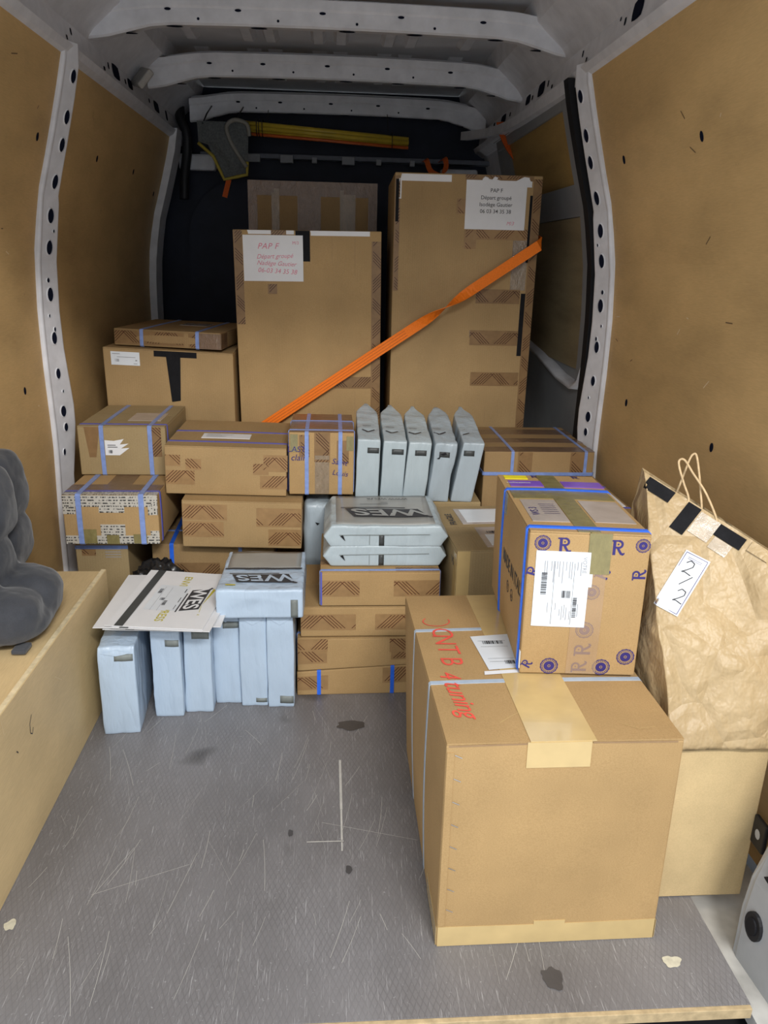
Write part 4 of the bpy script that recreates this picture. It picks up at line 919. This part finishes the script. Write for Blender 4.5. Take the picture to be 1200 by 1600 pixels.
# ------------------------------------------------------------------ mail bags
def mailbag(label, loc, dims, mat, rot=(0, 0, 0), group=None, n=18, **soft):
    soft.setdefault('part', 'film_body')
    return Solid('mail_bag', label, 'mail bag', loc, rot, dims, mat, group, soft=soft, n=n)
G1 = 'upright pale blue mail bags on the floor'
fr = [('leftmost upright pale blue bag, wide, standing apart nearest the wooden box', (-.566, 1.700, 0), (.084, .27, .238), (4, 0, 0), 1, (.45, .205, .98, .222, .030), dict(lean=.0, back=.15)),
      ('second upright pale blue bag from the left with a grey strip at its upper right', (-.456, 1.776, 0), (.070, .27, .262), (0, 0, 0), 2, (.5, .205, 1.0, .223), dict(amp=.003)),
      ('third upright pale blue bag from the left, grey strip at upper right, against the second', (-.382, 1.795, 0), (.069, .27, .265), (0, 0, 0), 3, (.35, .215, 1.0, .235), dict(lean=.004)),
      ('fourth upright pale blue bag from the left, first under the lying bag', (-.309, 1.835, 0), (.067, .26, .272), (0, 0, 0), 4, (.38, .225, 1.0, .243), {}),
      ('fifth upright pale blue bag from the left, torn corner at its foot', (-.238, 1.820, 0), (.067, .26, .272), (0, 0, 0), 5, (.55, .012, 1.0, .024), dict(amp=.003)),
      ('sixth upright pale blue bag from the left, touching the low box stack', (-.167, 1.812, 0), (.067, .26, .275), (0, 0, 0), 6, (.45, .012, 1.0, .034), dict(amp=.003))]
for lab, loc, dims, rot, seed, stp, ex in fr:
    kw = dict(r=.003, puff=.02, seed=seed, amp=.0030, crease=.004, top=.012); kw.update(ex)
    b = mailbag(lab, loc, dims, M['mail'], rot, G1, **kw); W = dims[0]
    b.patch('grey_sealing_strip', M['stickg'], [('F', stp[0]*W, stp[1], min(.99, stp[2])*W, stp[3])], lift=.0012, step=.008)
    # folded-in gusset at the top of the narrow side
    q = [(.06*W, dims[2]-.012), (.5*W, dims[2]-.030 if seed > 3 else dims[2]-.020), (.94*W, dims[2]-.012), (.5*W, dims[2]-.006)]
    b.quadpatch('folded_gusset', M['mail'], 'F', q, .003, n=5)
G2 = 'five upright grey mail bags in a row'
mid = [('leftmost of the five grey mail bags leaning in front of the tall boxes', .072, (.066, .30, .190), -.002, 11, M['mail2'], .0),
       ('second from left of the five leaning grey mail bags, dark strip on its face', .144, (.068, .30, .185), .004, 12, M['mail2'], .0),
       ('middle one of the five leaning grey mail bags, the palest', .214, (.066, .30, .183), .010, 13, M['mail2'], .0),
       ('fourth from left of the five grey mail bags, crumpled with a black rip', .290, (.060, .29, .178), .015, 14, M['mail3'], .0),
       ('rightmost of the five leaning grey mail bags, beside the film-topped box', .362, (.062, .30, .183), .024, 15, M['mail3'], .0)]
for i, (lab, x, dims, lean, seed, mt_, _) in enumerate(mid):
    b = mailbag(lab, (x, 2.215+.004*(i % 2), .454), dims, mt_, (0, 0, 2.0), G2, r=.0035, rise=.055, puff=.02, seed=seed, amp=.0025 if i != 3 else .007, back=.85, lean=lean, crease=.002)
    if i == 3: b.ink('F', Ink().add([(.028, .150), (.042, .156), (.048, .150), (.036, .146)], [(0, 1, 2, 3)]).add([(.018, .136), (.03, .142), (.026, .134)], [(0, 1, 2)]), M['rubber'], 'ripped_hole', .004)
    b.patch('dark_sealing_strip', M['stickd'], [('F', .42*dims[0], dims[2]-.038, dims[0]-.004, dims[2]-.022)], lift=.0014, step=.008)
    b.ink('T', Ink().path([(.012, .07), (.03, .055), (.05, .07)], .005).path([(.015, .10), (.04, .10)], .002), M['ink'], 'printing', .003)
for i, (z, lab) in enumerate(((.369, 'lower of the two grey mail bags lying on the low box stack'), (.4245, 'upper of the two lying grey mail bags, its top printed with upside-down letters'))):
    b = mailbag(lab, (.0, 1.905, z), (.288, .27, .058), M['mail2'], (0, 0, 0), 'grey mail bags lying on the low stack', n=24, r=.005, puff=.0, seed=21+i, amp=.0028, ends=.020, freq=(6, 14, 14))
    b.patch('dark_sealing_strip', M['stickd'], [('F', .125, .004, .139, .034)], lift=.0016, step=.008)
    b.ink('F', Ink().line((.10, .036), (.10, .006), .0012).line((.02, .034), (.26, .036), .0016), M['stickg'], 'welded_fold', .002)
    b.ink('F', Ink().add([(.022, .032), (.030, .034), (.036, .018)], [(0, 1, 2)]), M['rubber'], 'ripped_hole', .003)
def logo(add, x, y, s, rot, white, lift, sx=1.0):
    """three pale block letters on a slanting dark field, with longer bars above and below"""
    c, n = math.cos(R(rot)), math.sin(R(rot))
    def put(sub, mat, nm, lf): add(Ink().add([(a*s*sx, b_*s) for a, b_ in sub.v], sub.f, (x, y), rot), mat, nm, lf)
    V, F = [], []; N = 10
    for i in range(N+1):
        for j in range(5): t = j/4; V.append((-1.12+1.95*i/N+.24*(1-t), -.47+.94*t)); 
    for i in range(N):
        for j in range(4): q = i*5+j; F.append((q, q+5, q+6, q+1))
    sub = Ink().add(V, F); sub.path([(-1.28, .52), (-1.12, .44), (-.88, -.45)], .12).path([(-.6, -.60), (.2, -.60), (1.18, -.60)], .07)
    put(sub, M['ink'], 'letter_logo', lift)
    put(Ink().text('WES', -.04, -.02, 1.02, 0, bold=.02, shear=-.22, sx=.98), white, 'logo_letters', lift+.0012)
b.patch('taupe_printed_area', M['mailgrey'], [('T', .012, .012, .276, .262)], lift=.0010, step=.02)
logo(lambda ik, m_, nm, lf: b.ink('T', ik, m_, nm, lf), .145, .10, .075, 180, M['mailgrey'], .0045, 1.35)
b.ink('T', Ink().text('WWW.WES.FR', .16, .225, .018, 180).rect(.08, .175, .16, .178).rect(.14, .19, .16, .193), M['ink'], 'small_print', .0045)
b = mailbag('pale blue mail bag lying flat with big upside-down letters, beside the card envelopes', (-.288, 1.785, .276), (.215, .27, .078), M['mail'], (0, 0, 0), None, n=24, r=.006, puff=.0, seed=31, amp=.0028, freq=(6, 14, 14))
b.patch('taupe_printed_area', M['mailgrey'], [('T', .010, .135, .205, .262)], lift=.0010, step=.015)
logo(lambda ik, m_, nm, lf: b.ink('T', ik, m_, nm, lf), .107, .066, .056, 180, M['mail'], .0035, 1.3)
b.ink('T', Ink().rect(.006, .128, .209, .137, nx=10).text('WWW.WES.FR', .115, .133, .018, 180), M['ink'], 'black_line', .0035)
b.ink('T', Ink().rect(.02, .020, .045, .026), M['inky'], 'green_print', .0035)
b.patch('grey_sealing_strip', M['stickg'], [('F', .185, .004, .203, .052)], lift=.0016, step=.008)
b = mailbag('dim grey mail bag standing behind the low stack, under the handwritten box', (-.081, 2.20, .0), (.074, .30, .448), M['mail3'], (0, 0, 0), None, r=.012, puff=.1, seed=41, amp=.006, crease=.006)
b.ink('F', Ink().add([(.032, .395), (.045, .392), (.038, .385)], [(0, 1, 2)]), M['rubber'], 'ripped_hole', .004)

# ------------------------------------------------------------------ card envelopes
def card(name, label, x, y, z, rot, w_, d_, mat, stripe=None, th=.0016, curl=0):
    root = empty(name, (x, y, z), (0, 0, R(rot))); tag(root, label, 'envelope', 'white card envelopes in a fanned pile')
    vs_, fs, n = [], [], 6
    def zz_(u, v): return curl*(v/d_)**2*(1-u/w_)+.0
    for k in range(2):
        for i in range(n+1):
            for j in range(n+1): u, v = w_*i/n, d_*j/n; vs_.append((u, v, zz_(u, v)+th*k))
    for i in range(n):
        for j in range(n): q = i*(n+1)+j; t = q+(n+1)**2; fs += [(q, q+1, q+n+2, q+n+1), (t, t+n+1, t+n+2, t+1)]
        for (a, b_) in ((i*(n+1), (i+1)*(n+1)), ((i+1)*(n+1)+n, i*(n+1)+n), (i+1, i), (n*(n+1)+i, n*(n+1)+i+1)): t = (n+1)**2; fs.append((a, b_, b_+t, a+t))
    mk('card_sheet', vs_, fs, mat, root)
    def pr(ik, m_, nm, lift=.0007): return mk(nm, [(u, v, zz_(u, v)+th+lift) for u, v in ik.v], ik.f, m_, root)
    root_pr[name] = pr
    if stripe: pr(Ink().rect(stripe, 0, stripe+.022, d_), M['stickd'], 'black_stripe', .0004)
    return root, pr
root_pr = {}
zb = .283
card('card_envelope', 'bottom card of the envelope pile, its black stripe showing at the near edge', -.553, 1.715, zb, -4, .24, .33, M['paper'], .055)
card('card_envelope', 'second card from the bottom of the envelope pile, poking out at the right', -.505, 1.725, zb+.003, -2, .235, .33, M['paper'], .03)
card('card_envelope', 'card in the middle of the envelope pile, its bare far left corner showing', -.575, 1.712, zb+.006, -1, .225, .325, M['paper'])
card('card_envelope', 'third card from the top of the pile, near edge shifted to the right', -.530, 1.705, zb+.009, -6, .24, .33, M['paper'], .02)
rt_, pr = card('card_envelope', 'top card of the envelope pile with yellow lettering, black stripe and letter logo', -.546, 1.712, zb+.012, -6.5, .238, .335, M['paper'], .022, curl=.006)
logo(lambda ik, m_, nm, lf: pr(ik, m_, nm, lf), .175, .160, .050, -90, M['paper'], .0007, 1.25)
pr(Ink().text('ENVELOPPE EXPRESS', .118, .168, .030, -90, bold=.012, sx=.98), M['inky'], 'yellow_lettering')
pr(Ink().add([(.205, .235), (.212, .225), (.200, .13)], [(0, 1, 2)]).line((.2, .13), (.205, .09), .0012).text('x', .206, .078, .014), M['inky'], 'yellow_arrow')
pr(Ink().text('WWW.WES.FR', .033, .165, .020, -90, bold=.02), M['paper'], 'stripe_lettering', .0012)
rect = Ink().rect(.060, .095, .142, .242); pr(rect, M['paperw'], 'address_label', .0010)
pr(Ink().bars(.066, .19, .076, .22, 14, False).bars(.098, .12, .107, .15, 14, False).bars(.084, .15, .096, .164, 6).rect(.078, .09, .0784, .23).rect(.096, .09, .0964, .23).rect(.135, .20, .1375, .222).rect(.135, .14, .137, .17).rect(.135, .10, .1365, .125), M['ink'], 'label_print', .0015)

# ------------------------------------------------------------------ paper carrier bag
root = empty('paper_bag', (0, 0, 0)); tag(root, 'crumpled brown paper carrier bag with a 2/2 label and black tape', 'bag')
def bag_pt(t, k):
    """t around the outline 0..1 (front, right, back, left), k height 0..1"""
    bot = [(.596, 1.122), (.812, 1.118), (.815, 1.34), (.600, 1.34)]
    mid_ = [(.592, 1.19), (.835, 1.135), (.835, 1.40), (.580, 1.42)]
    top = [(.602, 1.400), (.836, 1.207), (.840, 1.237), (.610, 1.430)]
    tz = [.772, .640, .640, .772]
    e = t*4; i = int(e) % 4; f = e-int(e); f = f*f*(3-2*f)*.5+f*.5
    def L(a): return Vector(a[i]).lerp(Vector(a[(i+1) % 4]), f)
    zt = tz[i]*(1-f)+tz[(i+1) % 4]*f; zb_ = .3405
    b_, m_, t_ = L(bot), L(mid_), L(top)
    xy = b_*(1-k)**2+m_*2*k*(1-k)*1.0+t_*k*k; z = zb_+(zt-zb_)*k
    return Vector((xy.x, xy.y, z))
NT, NK = 132, 72; vs_, fs = [], []
for k in range(NK+1):
    for t in range(NT):
        kk = k/NK; p = bag_pt(t/NT, kk); ctr = Vector((.71, 1.28, p.z)); nrm = (p-ctr); nrm.z = 0; nrm.normalize()
        am = .030*math.sin(math.pi*min(1, kk*1.05+.02))**.5*(1-kk*.55)+.002
        q = Vector((p.x*4+p.z*2.2, p.y*4, p.z*4.5)); n1 = 1-2*abs(noise.noise(q)); q2 = Vector((p.x*9-p.z*5, p.y*9, p.z*8)); n2 = 1-2*abs(noise.noise(q2+Vector((3, 7, 1)))); n3 = 1-2*abs(noise.noise(q2*2.2))
        p += nrm*am*(n1*.5+n2*.38+n3*.16-.25)
        # pinched fold near the right upper side
        dq = Vector((p.x-.775, p.z-.625)); g = math.exp(-(dq.x**2/.0007+dq.y**2/.004)); p += Vector((-.3, -1, .1))*.020*g
        if kk < .10: p.z += .006*(noise.noise(Vector((t*.3, 0, 2)))+.3)*(1-kk*10)*(1 if k else 0)
        p.x = min(p.x, X(p.z)-.004); p.z = max(p.z, .3402); vs_.append(p)
for k in range(NK):
    for t in range(NT): fs.append((k*NT+t, k*NT+(t+1) % NT, (k+1)*NT+(t+1) % NT, (k+1)*NT+t))
fs.append(tuple(range(NT))[::-1])
body = mk('paper_body', vs_, fs, M['paperbag'], root, True)
bm = bmesh.new(); bm.from_mesh(body.data); bmesh.ops.triangulate(bm, faces=bm.faces); bvh = BVHTree.FromBMesh(bm); bm.free()
P0, P1 = Vector((.602, 1.40, .772)), Vector((.838, 1.205, .640)); ru = (P1-P0).normalized()
fn = Vector((-.45, -.83, .33)).normalized(); rv = fn.cross(ru).normalized(); rv = -rv if rv.z < 0 else rv; fn = ru.cross(rv)
if fn.y > 0: fn = -fn
def onbag(ik, mat, name, lift, parent=root):
    V = []
    for u, v in ik.v:
        o_ = P0+ru*u+rv*v+fn*.15; h_ = bvh.ray_cast(o_, -fn, .4)
        V.append((h_[0] if h_[0] else P0+ru*u+rv*v)+fn*lift)
    return mk(name, V, ik.f, mat, parent)
def gridrect(x0, y0, x1, y1, rot=0, n=8, o=(0, 0)):
    ik = Ink(); V = [(x0+(x1-x0)*i/n, y0+(y1-y0)*j/n) for i in range(n+1) for j in range(n+1)]
    return ik.add(V, [(i*(n+1)+j, (i+1)*(n+1)+j, (i+1)*(n+1)+j+1, i*(n+1)+j+1) for i in range(n) for j in range(n)], o, rot)
onbag(gridrect(.016, -.026, .072, -.002), M['tapeblk'], 'black_tape', .0022)
onbag(gridrect(.101, -.062, .128, -.003), M['tapeblk'], 'black_tape', .0022)
onbag(gridrect(.170, -.030, .222, -.006), M['tapeblk'], 'black_tape', .0022)
fm = film('clear_tape_film', (.62, .52, .40), .15, .5)
onbag(gridrect(.130, -.05, .170, -.006), fm, 'clear_tape', .0016); onbag(gridrect(.175, -.055, .21, -.031), fm, 'clear_tape', .0016)
lb = onbag(gridrect(0, 0, .046, .113, 6, 8, o=(.162, -.192)), M['paperw'], 'white_label', .003)
def LR(ik): return ik
s_ = Ink(); s_.path([(.003, .003), (.043, .003), (.043, .110), (.003, .110), (.003, .003)], .0010); [s_.rect(.010, .100+.003*i, .036, .1006+.003*i) for i in range(2)]
ik = Ink().add(s_.v, s_.f, (.162, -.192), 6); onbag(ik, M['inkn'], 'label_border', .0042, lb)
s_ = Ink(); two = lambda x, y, s: [(x-.3*s, y+.25*s), (x-.1*s, y+.5*s), (x+.2*s, y+.42*s), (x+.22*s, y+.15*s), (x-.05*s, y-.2*s), (x-.3*s, y-.45*s), (x-.1*s, y-.38*s), (x+.35*s, y-.45*s)]
s_.path(two(.020, .086, .026), .0018); s_.line((.020, .052), (.034, .074), .0018); s_.path(two(.032, .034, .026), .0018)
ik = Ink().add(s_.v, s_.f, (.162, -.192), 6); onbag(ik, M['ink'], 'handwritten_text', .0044, lb)
hm = plain('twisted_paper_cord', (.60, .44, .25), .7, 0, .3, 120, .2)
def handle(pts): tube('handle', smooth_path(pts, 8), .0022, hm, root, 7)
a = lambda u, v, dy=0: tuple(P0+ru*u+rv*v+Vector((0, dy, 0)))
handle([a(.098, -.02), a(.098, -.0), a(.073, .021), a(.049, .042), a(.042, .053), a(.050, .058), a(.077, .045), a(.110, .030), a(.137, .013), a(.159, -.004), a(.163, -.015)])
handle([a(.092, -.015, .03), a(.088, -.003, .03), a(.077, .031, .025), a(.066, .064, .02), a(.065, .076, .018), a(.071, .076, .016), a(.093, .049, .012), a(.115, .020, .01), a(.131, -.001, .01), a(.134, -.012, .01)])
# second folded rim piece
onbag(gridrect(.232, -.022, .272, -.002), M['paperbag'], 'folded_rim', .004)

# ------------------------------------------------------------------ grey tufted cushion
root = empty('seat_cushion', (0, 0, 0)); tag(root, 'dark grey tufted cushion folded against the left wall on the wooden box', 'cushion')
bm = bmesh.new()
for (c_, r_, rot_) in (((-.712, 1.655, .398), (.092, .085, .060), (0, 0, 14)), ((-.712, 1.545, .396), (.088, .080, .056), (0, 0, 12)), ((-.725, 1.600, .376), (.105, .122, .036), (0, 0, 8)),
                   ((-.782, 1.805, .612), (.048, .072, .084), (0, -4, 0)), ((-.770, 1.675, .608), (.056, .082, .086), (0, -6, 0)), ((-.768, 1.54, .595), (.055, .07, .08), (0, -6, 0)), ((-.792, 1.69, .55), (.034, .175, .135), (0, -3, 0)),
                   ((-.780, 1.785, .480), (.050, .082, .072), (0, 0, 0)), ((-.770, 1.640, .470), (.056, .075, .072), (0, 0, 0)), ((-.768, 1.54, .465), (.058, .065, .07), (0, 0, 0)), ((-.775, 1.66, .425), (.052, .13, .06), (0, 0, 0))):
    mt_ = Matrix.Translation(Vector(c_)+Vector((0, 0, .007))) @ Euler([R(v) for v in rot_]).to_matrix().to_4x4() @ Matrix.Diagonal((*r_, 1)); r0 = bmesh.ops.create_uvsphere(bm, u_segments=32, v_segments=20, radius=1, matrix=Matrix())
    for v in r0['verts']:
        q = v.co.copy(); e = .72; q = Vector([math.copysign(abs(a)**e, a) for a in q]); v.co = mt_ @ q
body = mkbm('padded_body', bm, M['cush'], root, True)
md = body.modifiers.new('r', 'REMESH'); md.mode = 'VOXEL'; md.voxel_size = .005; md.use_smooth_shade = True
md = body.modifiers.new('s', 'SMOOTH'); md.factor = .6; md.iterations = 7
tx = bpy.data.textures.new('cloth', 'CLOUDS'); tx.noise_scale = .06; md = body.modifiers.new('d', 'DISPLACE'); md.texture = tx; md.strength = .012; md.mid_level = .5; md.texture_coords = 'LOCAL'
bm = bmesh.new(); addbox(bm, -.672, -.642, 1.485, 1.525, .342, .352, .003); mkbm('corner_tab', bm, M['cush'], root)

# ------------------------------------------------------------------ things hanging at the bulkhead and odds and ends
root = empty('pole_bundle', (0, 0, 0)); tag(root, 'bundle of yellow poles hanging high across the dark bulkhead', 'poles')
for i, (dy, dz, r_, mt_) in enumerate(((0, .010, .013, M['polesy']), (.012, -.012, .012, M['polesy']), (-.014, -.006, .010, M['polesy']), (0, -.030, .007, M['poleso']), (.018, .015, .009, M['polesy']))):
    tube('pole', [(-.395, 3.82+dy, 1.700+dz), (-.05, 3.83+dy, 1.682+dz*.9), (.345, 3.84+dy, 1.660+dz*.8)], r_, mt_, root, 10)
for x in (-.335, -.325, -.31, .27): bmr = [(x+.002*math.cos(t), 3.826+.036*math.cos(t), 1.695-.055*(x+.34)+.036*math.sin(t)) for t in [2*math.pi*i/20 for i in range(21)]]; tube('wire_tie', bmr, .0018, M['black'], root, 6)
for x in (-.29, .25): tube('hanging_cord', [(x, 3.83, 1.70), (x, 3.87, 1.76), (x, 3.92, 1.79)], .002, M['black'], root, 6)
root = empty('fabric_pouch', (0, 0, 0)); tag(root, 'grey mesh pouch with yellow edging hanging at the left end of the yellow poles', 'pouch')
out = [(-.585, 1.70), (-.365, 1.70), (-.355, 1.60), (-.362, 1.525), (-.40, 1.480), (-.475, 1.468), (-.51, 1.53), (-.585, 1.612)]
def inout(u, v):   # u across, v down
    L_ = Vector((-.585, 1.70)).lerp(Vector((-.475, 1.468)), v); Rg = Vector((-.362, 1.70)).lerp(Vector((-.375, 1.49)), v)
    if v < .4: L_.x = -.585+.01*v
    p = L_.lerp(Rg, u); return p
N = 20; vs_, fs = [], []
for s2 in (0, 1):
    for i in range(N+1):
        for j in range(N+1):
            u, v = i/N, j/N; p = inout(u, v); puff = .020*math.sin(math.pi*u)*math.sin(math.pi*min(1, v*1.02))**.6; wv = .012*noise.noise(Vector((u*5, v*4, 3)))
            vs_.append((p.x, 3.72+wv+(puff if s2 else -puff), p.y))
K_ = (N+1)**2
for i in range(N):
    for j in range(N): q = i*(N+1)+j; fs += [(q, q+N+1, q+N+2, q+1), (q+K_, q+K_+1, q+K_+N+2, q+K_+N+1)]
mk('mesh_body', vs_, fs, M['fab'], root, True)
for x in (-.56, -.42): tube('hanging_cord', [(x, 3.72, 1.69), (x+.01, 3.79, 1.74), (x+.02, 3.88, 1.785)], .003, M['black'], root, 6)
yl = plain('yellow_edging', (.42, .33, .05), .6)
def q3(u, v): p = inout(u, v); return (p.x, 3.72-.012, p.y)
tube('yellow_edging', [q3(0, .38), q3(0, .6), q3(0, .8), q3(0, 1), q3(.5, 1.0), q3(1, 1), q3(1, .85), q3(1, .75)], .007, yl, root)
ribbon('orange_tag', [(-.455, 3.71, 1.468), (-.465, 3.70, 1.43), (-.475, 3.70, 1.395)], [(1, 0, 0)]*3, .022, .002, M['orange2'], root)
tube('rolled_strap', smooth_path([(-.36, 3.71, 1.645), (-.37, 3.70, 1.69), (-.42, 3.70, 1.705), (-.455, 3.70, 1.68), (-.445, 3.70, 1.63), (-.41, 3.70, 1.57), (-.375, 3.70, 1.52)]), .009, plain('grey_cord', (.26, .25, .22), .7), root)

def loop(name, label, pts, w_, dirs=None, group=None):
    p = smooth_path(pts, 6); o = ribbon(name, p, dirs or [(1, .2, 0)]*len(p), w_, .003, M['orange2']); tag(o, label, 'strap', group); return o
p = [(.438, 3.995, 1.604), (.435, 3.87, 1.59), (.455, 3.86, 1.545), (.495, 3.86, 1.53), (.525, 3.86, 1.56), (.520, 3.87, 1.60), (.515, 3.995, 1.604)]
loop('webbing_loop', 'small dark orange loop hanging from the rail above the tallest box', p, .024, [(.8, .2, .6)]*(6*6+1))
root = empty('webbing_strap', (0, 0, 0)); tag(root, 'folded dark orange strap hanging from the door track above the tallest box', 'strap')
pa = smooth_path([(.690, 3.48, 1.700), (.700, 3.47, 1.66), (.730, 3.45, 1.60), (.775, 3.43, 1.54), (.790, 3.42, 1.500)], 6)
ribbon('strap_tail', pa, [(1, .3, .15)]*len(pa), .032, .003, M['orange2'], root)
pa = smooth_path([(.757, 3.50, 1.665), (.775, 3.48, 1.62), (.790, 3.46, 1.57), (.795, 3.44, 1.50)], 6)
ribbon('strap_tail', pa, [(1, .3, .1)]*len(pa), [.012+.022*math.sin(math.pi*i/(len(pa)-1)) for i in range(len(pa))], .003, M['orange2'], root)

# crumpled black bag between the wooden box and the stacks
bm = bmesh.new(); r0 = bmesh.ops.create_icosphere(bm, subdivisions=5, radius=1)
for v in r0['verts']:
    n_ = v.co.normalized(); d_ = 1+.16*(1-2*abs(noise.noise(n_*2.6)))+.10*(1-2*abs(noise.noise(n_*6)))+.05*noise.noise(n_*14)
    v.co = Vector((-.500+n_.x*.085*d_, 2.095+n_.y*.055*d_, .155+max(-1, n_.z)*.135*d_)); v.co.z = max(v.co.z, .002)
o = mkbm('plastic_bag', bm, plain('black_bin_liner', (.014, .014, .015), .25, 0, .6, 20, .3, .3), None, True); tag(o, 'crumpled shiny black plastic bag behind the white card envelopes', 'bag')

# bits fixed to the van
bm = bmesh.new(); addbox(bm, -.035, .035, -.06, .06, -.012, .012, .006)
o = mkbm('plastic_cover', bm, plain('beige_plastic_cover', (.36, .34, .31), .5)); o.location = (-.675, 3.12, 1.742); o.rotation_euler = (R(20), R(-50), R(10)); tag(o, 'small beige plastic cover at the left end of the second roof bow', 'cover')
root = empty('lashing_bracket', (0, 0, 0)); tag(root, 'small black bracket with a round hole on the right wall near the floor', 'bracket')
bm = bmesh.new(); addbox(bm, .780, .789, 1.085, 1.125, .135, .195, .003); mkbm('plate', bm, M['black'], root)
mk('bolt_head', [(.7795, 1.105+.008*math.cos(t), .165+.010*math.sin(t)) for t in [2*math.pi*i/12 for i in range(12)]], [tuple(range(12))], M['greypl'], root)
